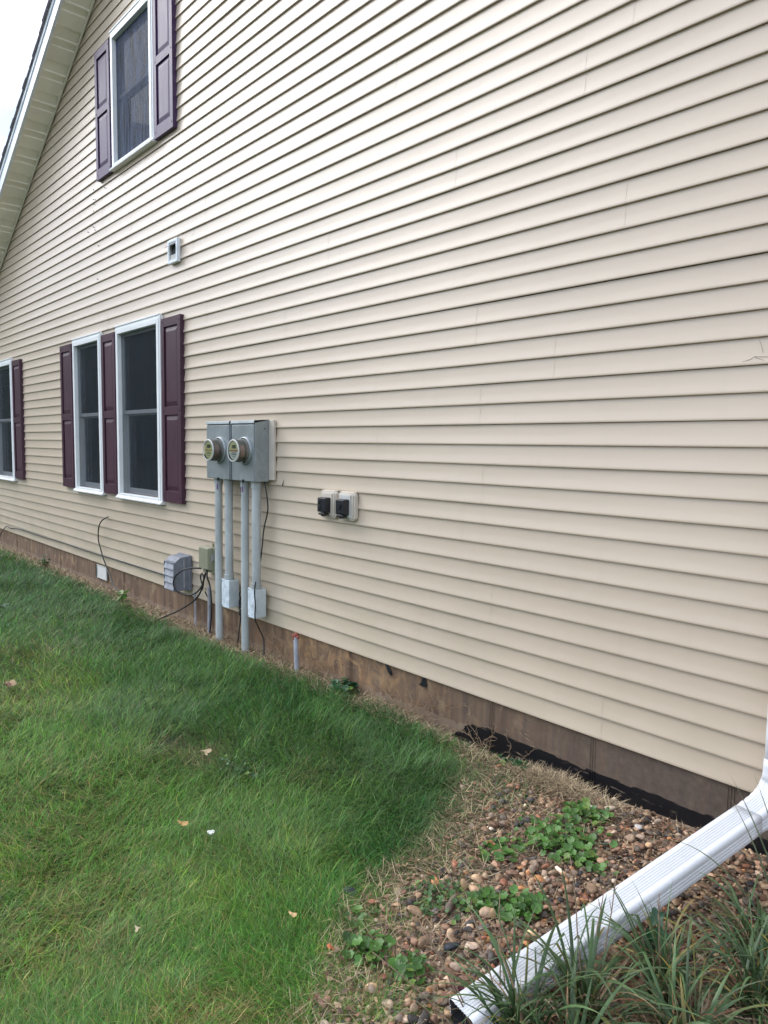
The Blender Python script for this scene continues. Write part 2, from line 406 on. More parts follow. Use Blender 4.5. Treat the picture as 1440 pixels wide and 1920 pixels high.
rng = np.random.default_rng(11)
def vnoise(x, y, seed=0):
    x = np.asarray(x, float); y = np.asarray(y, float)
    xi = np.floor(x).astype(np.int64); yi = np.floor(y).astype(np.int64); fx = x-xi; fy = y-yi
    fx = fx*fx*(3-2*fx); fy = fy*fy*(3-2*fy)
    def h(a, b):
        n = (a*374761393+b*668265263+seed*2147483647) & 0xffffffff
        n = ((n ^ (n >> 13))*1274126177) & 0xffffffff
        return ((n ^ (n >> 16)) & 0xffff)/65535.0
    return (h(xi, yi)*(1-fx)+h(xi+1, yi)*fx)*(1-fy)+(h(xi, yi+1)*(1-fx)+h(xi+1, yi+1)*fx)*fy
def fbm(x, y, s=0, o=3):
    return sum(vnoise(x*2**i, y*2**i, s+i)*0.5**i for i in range(o))/sum(0.5**i for i in range(o))
def sstep(a, b, x):
    t = np.clip((x-a)/(b-a), 0, 1); return t*t*(3-2*t)

# ------------------------------------------------------------------ ground
def gz(x, y):
    x = np.asarray(x, float); y = np.asarray(y, float)
    h = -0.252+0.045*sstep(-2.0, -1.2, x)
    h = h+0.03*(fbm(x*0.9, y*0.9, 3)-0.5)*sstep(0.1, 0.8, np.abs(y))
    h = h-0.030*sstep(0.16, 0.02, -y)*sstep(-2.9, -2.5, x)
    near = (np.abs(x) < 30) & (np.abs(y) < 30)
    return np.where(near, h, -0.252)

# lawn outline on the gravel side: y as a function of x is not single valued, so use a polygon
EDGE = [(-14.5, -0.10), (-7, -0.12), (-5.9, -0.17), (-4.4, -0.17), (-3.9, -0.09), (-3.2, -0.05), (-2.75, -0.05), (-2.42, -0.12), (-2.15, -0.33), (-1.98, -0.60),
        (-1.82, -0.95), (-1.80, -1.22), (-1.68, -1.42), (-1.50, -1.66), (-1.38, -1.9), (-1.32, -2.3), (-1.3, -4.5)]
def edge_dist(x, y):
    """signed distance to the lawn's edge, positive on the lawn"""
    d = np.full(np.shape(x), 1e9); 
    for (a, b), (c, e) in zip(EDGE[:-1], EDGE[1:]):
        vx, vy = c-a, e-b; t = np.clip(((x-a)*vx+(y-b)*vy)/(vx*vx+vy*vy), 0, 1)
        dd = np.hypot(x-a-t*vx, y-b-t*vy); d = np.minimum(d, dd)
    # inside test against polygon closed around the lawn
    P = EDGE+[(-1.3, -30), (-60, -30), (-60, -0.10)]
    ins = np.zeros(np.shape(x), bool); j = len(P)-1
    for i in range(len(P)):
        xi, yi = P[i]; xj, yj = P[j]
        with np.errstate(divide='ignore', invalid='ignore'):
            c = ((yi > y) != (yj > y)) & (x < (xj-xi)*(y-yi)/((yj-yi) if yj != yi else 1e-9)+xi)
        ins ^= c; j = i
    return np.where(ins, d, -d)

def axis(lo, hi, step, far):
    a = list(np.arange(lo, hi+1e-6, step)); s = step; v = lo; L_ = []
    while v > -far: s *= 1.5; v -= s; L_.append(v)
    s = step; v = hi; R_ = []
    while v < far: s *= 1.5; v += s; R_.append(v)
    return np.array(L_[::-1]+a+R_)
gx_ = axis(-13.0, 1.6, 0.06, 400); gy_ = axis(-3.2, 0.12, 0.06, 400)
X, Y = np.meshgrid(gx_, gy_); Z = gz(X, Y)
idx = np.arange(X.size).reshape(X.shape)
quads = np.stack([idx[:-1, :-1], idx[:-1, 1:], idx[1:, 1:], idx[1:, :-1]], -1).reshape(-1, 4)
ed = edge_dist(X.ravel(), Y.ravel())+0.12*(fbm(X.ravel()*6, Y.ravel()*6, 9)-0.5)
far_l = (X.ravel() > 0.9) | (Y.ravel() < -6)
wl = np.maximum(sstep(-0.05, 0.10, ed), far_l.astype(float))[:, None]
gcol = wl*np.array([0.030, 0.048, 0.016])+(1-wl)*np.array([0.29, 0.22, 0.15])
g = np_mesh('ground', np.stack([X.ravel(), Y.ravel(), Z.ravel()], 1), [quads], MAT['soil'], col=gcol, smooth=True)
tag(g, kind='structure')

# unseen wooded rise behind the viewer, added to darken reflections in siding and panes
n_ = 240
th = np.linspace(0, 2*math.pi, n_+1); rows = []
for i, (rad, hh) in enumerate([(70, -0.3), (74, 2.0), (78, 5.2), (84, 7.5), (95, 8.6), (110, 8.0)]):
    hv = hh*(0.75+0.5*fbm(np.cos(th)*9+20, np.sin(th)*9+20, i)) if hh > 0 else np.full(n_+1, hh)
    hv = hv*(1+2.0*np.exp(-((th-R(203))/R(20))**2)) if hh > 0 else hv  # raised on one bearing so the window panes reflect dark
    hv[-1] = hv[0]
    rows.append(np.stack([np.cos(th)*rad, np.sin(th)*rad, hv], 1))
HV = np.concatenate(rows); ii = np.arange(HV.shape[0]).reshape(6, n_+1)
HQ = np.stack([ii[:-1, :-1], ii[:-1, 1:], ii[1:, 1:], ii[1:, :-1]], -1).reshape(-1, 4)
hm = simple('backdrop_dark_green', (0.05, 0.075, 0.03), 0.95, var=0.6, scale=0.6, bump=0.5)
tag(np_mesh('reflection_backdrop', HV, [HQ], hm, smooth=True), kind='structure')

# ------------------------------------------------------------------ house
CO = 0.1016                      # siding course
XL, XR = -13.4, 3.4; XRID = -5.0; SL = 0.5275
def zrake(x): 
    zr = 5.658+SL*(XRID+7.53)
    return 5.658+SL*(x+7.53) if x <= XRID else zr-SL*(x-XRID)
house = empty('house', (XRID, 0, 0), 'beige vinyl sided house wall with white windows and plum shutters above a stained concrete foundation', 'house')
WINS = [(-7.11, -6.10, 0.755, 2.43), (-8.345, -7.505, 0.755, 2.425), (-11.77, -10.76, 0.752, 2.42), (-7.11, -6.175, 3.912, 5.168)]

def siding():
    prof = [(0.0125, 0.001), (0.0030, 0.0), (0.0008, 0.0016), (0.0, 0.0055), (0.0010, 0.012)]
    for t in (0.3, 0.55, 0.8, 1.0): prof.append((0.0010+0.0112*((t-0.1)/0.9)**0.62, CO*t-(0.0004 if t == 1 else 0)))
    nrow = int(7.05/(2*CO))+1; VV = []; QQ = []; base = 0
    rs = random.Random(3)
    fixed = {0: -1.655, 11: -1.65, 14: -1.87, 9: -2.46, 7: -2.42, 5: -2.39, 6: -3.21, 4: -2.52}
    for k in range(nrow):
        off = fixed.get(k, -1.2-rs.random()*3.0); seams = []
        s = off
        while s > XL: s -= 3.66
        while s < XR:
            if XL < s < XR: seams.append(s)
            s += 3.66
        xs = set(np.round(np.arange(XL, XR+1e-6, 0.14), 4).tolist())
        for w in WINS: xs |= {w[0]+0.035, w[1]-0.035}
        xs = sorted(xs)
        bounds = [XL]+seams+[XR]
        for a, b in zip(bounds[:-1], bounds[1:]):
            cols = [a-(0.02 if a > XL else 0)]+[q for q in xs if a+0.003 < q < b-0.003]+[b]
            cx = np.array(cols); t = np.maximum(cx-a, 0)/3.66
            zz = []; yy = []
            for c in range(2):
                for dy, dz in prof:
                    zz.append((2*k+c)*CO+dz); yy.append(dy)
            zz = np.array(zz); yy = np.array(yy)
            XX, ZZ = np.meshgrid(cx, zz); TT, YY = np.meshgrid(t, yy)
            YY = YY-0.0009*TT+0.0026*(fbm(XX*0.9+k*7.3, ZZ*4, 5, 2)-0.5)
            # each course rides slightly up or down along its length
            ZZ = ZZ+0.0022*(vnoise(XX*0.35+k*3.1, ZZ*0+k, 8)-0.5)
            vs = np.stack([XX.ravel(), YY.ravel(), ZZ.ravel()], 1)
            I = np.arange(XX.size).reshape(XX.shape)+base
            q = np.stack([I[:-1, :-1], I[:-1, 1:], I[1:, 1:], I[1:, :-1]], -1)
            mx_ = (XX[:-1, :-1]+XX[:-1, 1:])/2; mz_ = (ZZ[:-1, :-1]+ZZ[1:, :-1])/2
            keep = np.ones(mx_.shape, bool)
            for w in WINS: keep &= ~((mx_ > w[0]+0.035) & (mx_ < w[1]-0.035) & (mz_ > w[2]+0.05) & (mz_ < w[3]-0.05))
            zr = np.where(mx_ < XRID, 5.658+SL*(mx_+7.53), 5.658+SL*(XRID+7.53)-SL*(mx_-XRID))
            keep &= mz_ < zr+0.07
            VV.append(vs); QQ.append(q[keep]); base += len(vs)
    o = np_mesh('siding', np.concatenate(VV), [np.concatenate(QQ)], MAT['siding'], house, smooth=True)
    o.data.set_sharp_from_angle(angle=R(30))
    return o
sid = siding()

# foundation: poured wall with form joints
f = MB()
js = [XL+0.02, -10.9, -9.05, -7.1, -5.25, -3.45, -2.294, -1.70, -1.085, 0.6, 2.2, XR-0.02]
for a, b in zip(js[:-1], js[1:]):
    f.box(a+0.0015, b-0.0015, 0.016, 0.22, -0.9, 0.03)
fo = f.build('foundation', MAT['found'], house, bevel=0.003)
for xj in js[1:-1]:
    f = MB()
    for d in (-0.012, 0.0, 0.012): f.tube([(xj+d, 0.0155, -0.5), (xj+d, 0.0155, 0.0)], 0.0028, 6)
    f.build('form_ridge', MAT['found'], fo)
# sheathing and the rest of the walls (behind the siding)
f = MB()
zc = 2.55
f.box(XL, XL+0.1, 0.03, 9.5, -0.9, zrake(XL)); f.box(XR-0.1, XR, 0.03, 9.5, -0.9, zrake(XR))
f.prism([(XL, -0.9), (XR, -0.9), (XR, zrake(XR)), (XRID, zrake(XRID)), (XL, zrake(XL))], 9.4, 9.5)
f.build('outer_wall', MAT['siding'], house)
f = MB(); f.box(XL+0.1, XR-0.1, 2.0, 2.05, -0.9, 5.6); f.build('interior_wall', MAT['room'], house)

# roof, soffit, fascia: everything follows the slope line z = zrake(x)
def slope_pts(x0, x1, d0, d1):
    return [(x0, zrake(x0)+d0), (x1, zrake(x1)+d0), (x1, zrake(x1)+d1), (x0, zrake(x0)+d1)]
for nm, (xa, xb) in {'west': (XL-0.45, XRID), 'east': (XRID, XR+0.45)}.items():
    s_ = SL if nm == 'west' else -SL
    def zl(x): return zrake(XRID)+s_*(x-XRID)
    # shingled slope
    f = MB()
    f.prism([(xa, zl(xa)+0.165), (xb, zl(xb)+0.165), (xb, zl(xb)+0.195), (xa, zl(xa)+0.195)], -0.300, 9.8)
    roof = f.build('roof_slope', MAT['fascia'], house)
    # shingles: overlapping tabs along the rake, uneven edge
    f = MB(); x = xa; rs = random.Random(5)
    st = 0.125
    while x < xb-1e-6:
        x2 = min(x+st+0.01, xb); e = -0.318-rs.random()*0.012-(0.010 if rs.random() < 0.2 else 0)
        lo, hi = (x, x2)
        t0, t1 = (0.197, 0.207)
        if nm == 'west': f.prism([(lo, zl(lo)+t0+0.006), (hi, zl(hi)+t0), (hi, zl(hi)+t1), (lo, zl(lo)+t1+0.009)], e, 9.85)
        else: f.prism([(lo, zl(lo)+t0), (hi, zl(hi)+t0+0.006), (hi, zl(hi)+t1+0.009), (lo, zl(lo)+t1)], e, 9.85)
        x += st
    f.build('shingle_course', MAT['shingle'], roof)
    # rake fascia
    f = MB(); f.prism([(xa, zl(xa)-0.012), (xb, zl(xb)-0.012), (xb, zl(xb)+0.163), (xa, zl(xa)+0.163)], -0.292, -0.280)
    f.prism([(xa, zl(xa)-0.012), (xb, zl(xb)-0.012), (xb, zl(xb)-0.004), (xa, zl(xa)-0.004)], -0.2795, -0.262)
    f.build('rake_fascia', MAT['fascia'], house, bevel=0.002)
    f = MB(); f.prism([(xa, zl(xa)+0.135), (xb, zl(xb)+0.135), (xb, zl(xb)+0.1645), (xa, zl(xa)+0.1645)], -0.302, -0.2935)
    f.build('drip_edge', MAT['fascia'], house, bevel=0.002)
    # soffit panels with grooves running out from the wall
    P = 0.358; pr = [(0, 0.012), (0.010, 0.012), (0.018, 0), (0.42, 0), (0.435, 0.010), (0.60, 0.010), (0.615, 0), (0.66, 0), (0.675, 0.010), (0.985, 0.010), (0.992, 0.0), (1.0, 0.0)]
    x = -7.881-0.358*20 if nm == 'west' else XRID
    pts = []
    while x < xb+0.4:
        for t, d in pr: pts.append((x+t*P, d))
        x += P
    pts = [(q, d) for q, d in pts if xa <= q <= xb]
    n = len(pts); vs = []
    for yv in (-0.2795, 0.0): vs += [(q, yv, zl(q)+d) for q, d in pts]
    f = MB(); f.add(vs, [(i, i+1, n+i+1, n+i) for i in range(n-1)]); f.build('soffit', MAT['soffit'], house)
    # F-channel where the soffit meets the siding
    f = MB(); f.prism([(xa, zl(xa)-0.022), (xb, zl(xb)-0.022), (xb, zl(xb)-0.003), (xa, zl(xa)-0.003)], -0.020, -0.004)
    f.build('soffit_channel', MAT['soffit'], house)
    f = MB()
    xe = xa if nm == 'west' else xb
    f.box(min(xe, xe+0.02), max(xe, xe+0.02), -0.28, 9.8, zl(xe)-0.02, zl(xe)+0.16); f.build('eave_fascia', MAT['fascia'], house)
for a, b in ((XL-0.44, XL-0.001), (XR+0.001, XR+0.44)):
    f = MB(); zz = min(zrake(a), zrake(b)); f.box(a, b, -0.279, 9.8, zz-0.015, zz-0.005); f.build('eave_soffit', MAT['soffit'], house)

# windows
def ring(f, x0, x1, z0, z1, w, y0, y1, wt=None, wb=None):
    wt = wt or w; wb = wb or w
    f.box(x0, x0+w, y0, y1, z0, z1); f.box(x1-w, x1, y0, y1, z0, z1)
    f.box(x0+w, x1-w, y0, y1, z1-wt, z1); f.box(x0+w, x1-w, y0, y1, z0, z0+wb)
def window(x0, x1, z0, z1, zm, label):
    f = MB(); ring(f, x0, x1, z0+0.006, z1, 0.022, -0.026, 0.01)
    wo_ = f.build('window', MAT['white'], house, bevel=0.003, label=label)
    f = MB(); ring(f, x0+0.0225, x1-0.0225, z0+0.03, z1-0.0225, 0.042, -0.034, 0.07, wt=0.05, wb=0.02)
    f.build('frame', MAT['white'], wo_, bevel=0.004)
    f = MB(); f.box(x0-0.004, x1-0.01, -0.033, 0.0, z1+0.0005, z1+0.014); f.build('head_trim', MAT['white'], wo_, bevel=0.002)
    f = MB(); f.prismx([(-0.035, z0+0.028), (0.06, z0+0.049), (0.06, z0+0.0), (-0.050, z0-0.004), (-0.052, z0+0.010), (-0.040, z0+0.012)], x0-0.008, x1+0.012)
    f.build('sill', MAT['white'], wo_, bevel=0.002)
    ix0, ix1, iz0, iz1 = x0+0.0645, x1-0.0645, z0+0.05, z1-0.0725
    f = MB(); ring(f, ix0+0.0003, ix1-0.0003, zm-0.016, iz1-0.0003, 0.028, 0.018, 0.040, wb=0.036); f.build('upper_sash', MAT['sash'], wo_, bevel=0.003)
    f = MB(); ring(f, ix0+0.0003, ix1-0.0003, iz0, zm+0.016, 0.045, 0.046, 0.069, wb=0.055); f.build('lower_sash', MAT['sash'], wo_, bevel=0.003)
    f = MB(); f.box(ix0+0.028, ix1-0.028, 0.028, 0.031, zm+0.02, iz1-0.028); f.box(ix0+0.045, ix1-0.045, 0.056, 0.059, iz0+0.055, zm-0.0165)
    f.build('glass', MAT['glass'], wo_)
    f = MB(); f.add([(ix0-0.0, 0.006, iz0-0.0), (ix1+0.0, 0.006, iz0), (ix1, 0.006, iz1), (ix0, 0.006, iz1)], [(0, 1, 2, 3)])
    f.build('insect_screen', MAT['screen'], wo_)
    # reveal tunnel through the wall and a curtain edge inside
    f = MB(); a, b, c, d = x0+0.03, x1-0.03, z0+0.03, z1-0.03
    f.box(a-0.02, a, 0.071, 0.25, c, d); f.box(b, b+0.02, 0.071, 0.25, c, d); f.box(a, b, 0.071, 0.25, d, d+0.02); f.box(a, b, 0.071, 0.25, c-0.02, c)
    f.build('window_reveal', MAT['sash'], wo_)
    f = MB(); m = 15
    pts = [(ix0+0.0+0.010*i, 0.30+0.02*math.sin(i*1.9)) for i in range(m)]
    f.add([(p, q, z) for z in (z0, z1) for p, q in pts], [(i, i+1, m+i+1, m+i) for i in range(m-1)])
    f.build('curtain', MAT['blind'], wo_)
    return wo_
window(*WINS[0], 1.597, 'wider ground floor window nearest the meter boxes')
window(*WINS[1], 1.597, 'narrower ground floor window between two plum shutters')
window(*WINS[2], 1.597, 'ground floor window cut by the left edge of the photo')
window(*WINS[3], 4.565, 'upstairs window with streaked bluish screen')

def shutter(x0, x1, z0, z1, zmid, label):
    yb, yp, yf = -0.001, -0.016, -0.032
    f = MB(); f.box(x0+0.001, x1-0.001, yp, yb, z0+0.001, z1-0.001)
    w, rt, rm, rb = 0.052, 0.075, 0.07, 0.10
    f.box(x0, x0+w, yf, yp-0.0004, z0, z1); f.box(x1-w, x1, yf, yp-0.0004, z0, z1)
    for a, b in ((z1-rt, z1-0.0005), (zmid-rm/2, zmid+rm/2), (z0+0.0005, z0+rb)): f.box(x0+w+0.0003, x1-w-0.0003, yf+0.0008, yp-0.0004, a, b)
    # side returns down to the wall
    f.box(x0-0.0015, x0-0.0002, yf+0.003, 0.008, z0, z1); f.box(x1+0.0002, x1+0.0015, yf+0.003, 0.008, z0, z1)
    s_ = f.build('shutter', MAT['shutter'], house, bevel=0.003, label=label)
    f = MB()
    for a, b in ((zmid+rm/2, z1-rt), (z0+rb, zmid-rm/2)):
        g_ = 0.006
        f.frustum((x0+w+g_, x1-w-g_, a+g_, b-g_), yp-0.0006, (x0+w+0.040, x1-w-0.040, a+0.045, b-0.045), yp-0.010)
    f.build('raised_panel', MAT['shutter'], s_)
    for z in (z1-rt/2, zmid, z0+rb/2):
        for x in (x0+w/2, x1-w/2):
            c = MB(); c.cyl_y(x, z, yf-0.003, yf, 0.006, seg=10); c.build('screw', MAT['black'], s_)
SH = [(-6.065, -5.70, 0.785, 2.385, 1.585, 'plum shutter on the meter side of the wider ground floor window'),
      (-7.475, -7.125, 0.78, 2.39, 1.585, 'plum shutter standing between the two ground floor windows'),
      (-8.745, -8.37, 0.785, 2.395, 1.585, 'plum shutter on the far side of the narrower ground floor window'),
      (-10.725, -10.355, 0.79, 2.385, 1.585, 'plum shutter beside the window at the left edge of the photo'),
      (-7.50, -7.135, 3.915, 5.13, 4.545, 'faded shutter with painted violet sky sheen left of the upstairs window'),
      (-6.15, -5.79, 3.915, 5.13, 4.545, 'faded shutter with painted violet sky sheen right of the upstairs window')]
for s in SH: shutter(*s)

# crack, scratches and old nail holes in the siding
f = MB(); f.add([(-4.188, -0.0035, 1.066), (-4.186, -0.0035, 1.066), (-4.199, -0.0035, 1.018), (-4.214, -0.0035, 1.017)], [(0, 1, 2, 3)])
f.build('siding_crack', MAT['ink'], house)
hole = None
for x, z in [(-7.432, 3.891), (-7.379, 3.831), (-7.681, 3.885), (-7.686, 3.79), (-7.627, 3.775), (-7.674, 3.74), (-7.685, 3.675), (-7.857, 3.50), (-7.703, 3.519), (-7.659, 3.48), (-7.581, 3.309), (-7.615, 2.979)]:
    if hole is None:
        c = MB(); c.cyl_y(XRID, 0, -0.002, 0.004, 0.0060, seg=8); hole = c.build('nail_hole', MAT['ink'], house); hh = hole
    else:
        hh = hole.copy(); COL.objects.link(hh); hh.parent = house
    hh.location = (x-XRID, 0.0, z)
f = MB()
for pts in ([(-1.135, 1.640), (-1.105, 1.648), (-1.095, 1.657), (-1.04, 1.652)], [(-1.078, 1.717), (-1.068, 1.69), (-1.062, 1.668)], [(-1.09, 1.655), (-1.07, 1.645), (-1.055, 1.64)]):
    f.tube([(x, 0.002, z) for x, z in pts], 0.00065, 5)
f.build('scratch', MAT['ink'], house)

# ------------------------------------------------------------------ wall fixtures
def meter_can(x0, x1, label, inkmat, paper):
    t = empty('electric_meter_box', ((x0+x1)/2, 0, 1.04), label, 'meter box', 'pair of grey electric meter boxes')
    z0, z1, yf, yb = 1.04, 1.475, -0.142, -0.022
    f = MB(); f.box(x0, x1, yf+0.006, yb, z0, z1-0.004); f.build('enclosure', MAT['galv'], t, bevel=0.004)
    f = MB(); f.box(x0+0.006, x1-0.006, yf-0.002, yf+0.0055, z0+0.002, z1-0.032); f.build('front_cover', MAT['galv'], t, bevel=0.003)
    f = MB(); f.prismx([(yb-0.001, z1-0.0035), (yb-0.001, z1+0.008), (yf-0.003, z1-0.002), (yf-0.008, z1-0.022), (yf+0.0052, z1-0.022), (yf+0.0052, z1-0.0035)], x0-0.003, x1+0.003)
    f.build('rain_hood', MAT['galv'], t, bevel=0.002)
    cx, cz = (x0+x1)/2+0.035, 1.258
    f = MB(); f.lathe_y(cx, cz, [(yf-0.0015, 0.101), (yf-0.014, 0.100), (yf-0.020, 0.094), (yf-0.018, 0.087), (yf-0.004, 0.085)]); f.build('socket_ring', MAT['galv'], t, smooth=True)
    mt = MB(); mt.lathe_y(cx, cz, [(yf-0.004, 0.083), (yf-0.040, 0.081), (yf-0.041, 0.074), (yf-0.088, 0.073), (yf-0.0885, 0.0001)])
    m = mt.build('meter', MAT['meterg'], t, smooth='auto')
    f = MB(); f.cyl_y(cx, cz, yf-0.0887, yf-0.091, 0.066); f.build('dial', MAT['dial'], m)
    f = MB()
    a = [(cx+0.064*math.cos(q), cz-0.006+0.058*math.sin(q)) for q in [math.pi+math.pi*i/14 for i in range(15)]]
    f.prism(a, yf-0.0913, yf-0.0923); f.build('dial_label', MAT[paper], m)
    f = MB(); f.box(cx-0.024, cx+0.024, yf-0.0935, yf-0.0912, cz+0.016, cz+0.040); f.build('display', MAT['lcd'], m)
    f = MB()
    for i in range(4): f.box(cx-0.019+i*0.010, cx-0.0125+i*0.010, yf-0.0942, yf-0.0936, cz+0.021, cz+0.035)
    f.build('display_digits', MAT['meterg'], m)
    f = MB(); f.box(cx-0.055, cx+0.055, yf-0.0935, yf-0.0924, cz-0.004, cz+0.003); f.build('coloured_line', MAT[inkmat], m)
    f = MB()
    for z, w in ((-0.016, 0.022), (-0.024, 0.034), (-0.029, 0.030), (-0.043, 0.016)): f.box(cx-w, cx+w, yf-0.0935, yf-0.0924, cz+z, cz+z+0.0025)
    f.build('print', MAT['ink'], m)
    # sticker wrapped on the meter's side
    seg = 10; vs = []
    for y in (yf-0.050, yf-0.080):
        for i in range(seg+1):
            q = R(-38+70*i/seg); vs.append((cx+0.0742*math.cos(q), y, cz+0.0742*math.sin(q)))
    f = MB(); f.add(vs, [(i, i+1, seg+2+i, seg+1+i) for i in range(seg)]); f.build('sticker', MAT['pink'], m)
    f = MB(); f.lathe_y(cx, cz, [(yf-0.030, 0.0835), (yf-0.060, 0.0815), (yf-0.097, 0.079), (yf-0.101, 0.075), (yf-0.102, 0.0001)])
    f.build('glass_cover', MAT['clear'], m, smooth='auto')
    f = MB(); f.lathe_y(cx, cz, [(yf-0.094, 0.0800), (yf-0.101, 0.0795), (yf-0.1035, 0.075), (yf-0.101, 0.070)]); f.build('cover_rim', MAT['greyplate'], m, smooth=True)
    # hasp and purple seal under the lip
    xh = cx-0.03+0.01
    f = MB(); f.box(xh-0.010, xh+0.010, yf-0.010, yf-0.0025, z0-0.012, z0+0.012); f.tube([(xh, yf-0.008, z0-0.01), (xh+0.002, yf-0.012, z0-0.035)], 0.0018, 6); f.build('hasp', MAT['black'], t)
    f = MB(); f.box(xh-0.006, xh+0.010, yf-0.018, yf-0.009, z0-0.078, z0-0.036); f.build('seal_tag', MAT['purple'], t, bevel=0.003)
    return t, (cx, cz)
can1, _ = meter_can(-5.045, -4.695, 'grey steel electric meter box nearer the shutter, its round meter with a yellowish dial', 'orange', 'dial')
can2, _ = meter_can(-4.665, -4.350, 'grey steel meter box nearer the black outlets, with a red line on its white dial', 'red', 'paper')
# knockouts on the visible side of the right box
f = MB()
for rr_ in (0.014, 0.024, 0.034):
    vs = []; sg = 24
    for r2 in (rr_-0.0012, rr_+0.0012):
        vs += [(-4.3492, -0.075+r2*math.cos(2*math.pi*k/sg), 1.095+r2*math.sin(2*math.pi*k/sg)) for k in range(sg)]
    f.add(vs, [(k, (k+1) % sg, sg+(k+1) % sg, sg+k) for k in range(sg)])
f.build('knockout', MAT['meterg'], can2)
f = MB(); f.box(-4.3495, -4.3465, -0.062, -0.054, 1.412, 1.421); f.build('screw', MAT['black'], can2, bevel=0.002)
f = MB(); f.box(-5.0, -4.292, -0.021, -0.0005, 1.052, 1.478)
tag(f.build('mounting_board', MAT['beige'], None, bevel=0.002), 'beige board behind the two grey meter boxes', 'board')

def pipe(cx, r, z0, label, coll=True):
    t = empty('conduit_pipe', (cx, -0.08, z0), label, 'pipe', 'grey conduits below the meter boxes')
    f = MB(); f.tube([(cx+0.001*math.sin(i), -0.08, z0+(1.03-z0)*i/8) for i in range(9)], r, 20); f.build('tube', MAT['pipe'], t, smooth='auto')
    f = MB(); f.tube([(cx, -0.08, 0.992), (cx, -0.08, 1.0385)], r+0.005, 20); f.build('upper_collar', MAT['pipe'], t, smooth='auto')
    if coll:
        f = MB(); f.tube([(cx, -0.08, z0+0.0005), (cx, -0.08, z0+0.035)], r+0.005, 20); f.tube([(cx, -0.08, z0+0.032), (cx, -0.08, z0+0.036)], r+0.008, 20)
        f.build('lower_collar', MAT['pipe'], t, smooth='auto')
pipe(-4.972, 0.0295, -0.33, 'leftmost grey conduit, running from the meter boxes down into the ground', False)
pipe(-4.815, 0.0315, 0.272, 'grey conduit between the two long ones, ending on the left small junction box')
pipe(-4.580, 0.0295, -0.33, 'long grey conduit between the two junction boxes, going down into the ground', False)
pipe(-4.425, 0.0325, 0.262, 'rightmost grey conduit, ending on the right small junction box')

def jbox(x0, x1, z0, z1, label):
    t = empty('junction_box', ((x0+x1)/2, 0, z0), label, 'junction box', 'small boxes at the foot of the conduits')
    f = MB(); f.box(x0+0.004, x1-0.002, -0.104, -0.022, z0+0.003, z1-0.003); f.build('body', MAT['jbox'], t, bevel=0.006)
    f = MB(); f.box(x0, x1, -0.114, -0.1045, z0, z1); f.build('cover', MAT['jface'], t, bevel=0.003)
    f = MB()
    cx, cz = (x0+x1)/2, (z0+z1)/2+0.01
    f.lathe_y(cx, cz, [(-0.1143, 0.030), (-0.117, 0.026), (-0.1145, 0.020), (-0.116, 0.012), (-0.1165, 0.0005)], 20); f.build('cover_emboss', MAT['jface'], t, smooth=True)
    f = MB()
    for z in (z0+0.012, z1-0.012): f.cyl_y(x0+0.014, z, -0.1170, -0.1145, 0.004, seg=8)
    f.build('screw', MAT['dgrey'], t)
jbox(-4.872, -4.762, 0.055, 0.272, 'left small grey-white junction box between the two long conduits')
jbox(-4.490, -4.380, 0.045, 0.262, 'right small grey-white junction box with a black cable crossing its side')

def cable(name, pts, r, label, group=None, mat='cable', sub=6):
    P = [Vector(p) for p in pts]; out_ = []
    for i in range(len(P)-1):
        p0, p1, p2, p3 = P[max(i-1, 0)], P[i], P[i+1], P[min(i+2, len(P)-1)]
        for k in range(sub):
            t = k/sub
            out_.append(0.5*((2*p1)+(p2-p0)*t+(2*p0-5*p1+4*p2-p3)*t*t+(3*p1-p0-3*p2+p3)*t**3))
    out_.append(P[-1]); f = MB(); f.tube(out_, r, 7)
    o = f.build(name, MAT[mat], None, smooth=True)
    return tag(o, label, 'cable', group)
cable('cable', [(-4.740, -0.02, 1.04), (-4.745, -0.012, 0.90), (-4.735, -0.008, 0.78), (-4.722, -0.008, 0.63), (-4.728, -0.006, 0.50), (-4.705, -0.008, 0.37), (-4.70, -0.008, 0.24), (-4.715, -0.015, 0.10), (-4.735, -0.02, 0.02), (-4.745, -0.03, -0.08), (-4.75, -0.05, -0.25)], 0.0055,
      'black cable hanging down the siding between the left junction box and the third conduit')
cable('cable', [(-4.362, -0.05, 1.04), (-4.335, -0.045, 0.92), (-4.338, -0.04, 0.83), (-4.372, -0.05, 0.70), (-4.385, -0.055, 0.58), (-4.405, -0.06, 0.45), (-4.41, -0.085, 0.35), (-4.388, -0.118, 0.26), (-4.376, -0.12, 0.15), (-4.378, -0.12, 0.05), (-4.39, -0.08, -0.03), (-4.375, -0.05, -0.12), (-4.33, -0.08, -0.26)], 0.005,
      'black cable snaking down in front of the rightmost conduit and its junction box')
cable('cable', [(-11.72, -0.02, -0.17), (-11.5, -0.03, -0.03), (-11.30, -0.012, 0.07), (-11.10, -0.012, 0.058), (-10.85, -0.008, 0.083), (-10.3, -0.006, 0.092), (-9.6, -0.008, 0.088), (-9.0, -0.006, 0.100), (-8.2, -0.008, 0.094), (-7.5, -0.006, 0.100), (-6.8, -0.008, 0.106), (-6.3, -0.006, 0.108), (-5.80, -0.02, 0.112)], 0.007,
      'thin black cable strung along the lowest siding boards to the louvred box')
cable('cable', [(-7.37, -0.03, 0.537), (-7.50, -0.045, 0.49), (-7.585, -0.05, 0.41), (-7.622, -0.045, 0.28), (-7.59, -0.035, 0.18), (-7.53, -0.03, 0.08), (-7.42, -0.03, -0.02), (-7.22, -0.06, -0.12), (-6.98, -0.08, -0.20), (-6.95, -0.10, -0.27)], 0.0065,
      'stiff black cable end curling up the siding above the foundation vent')
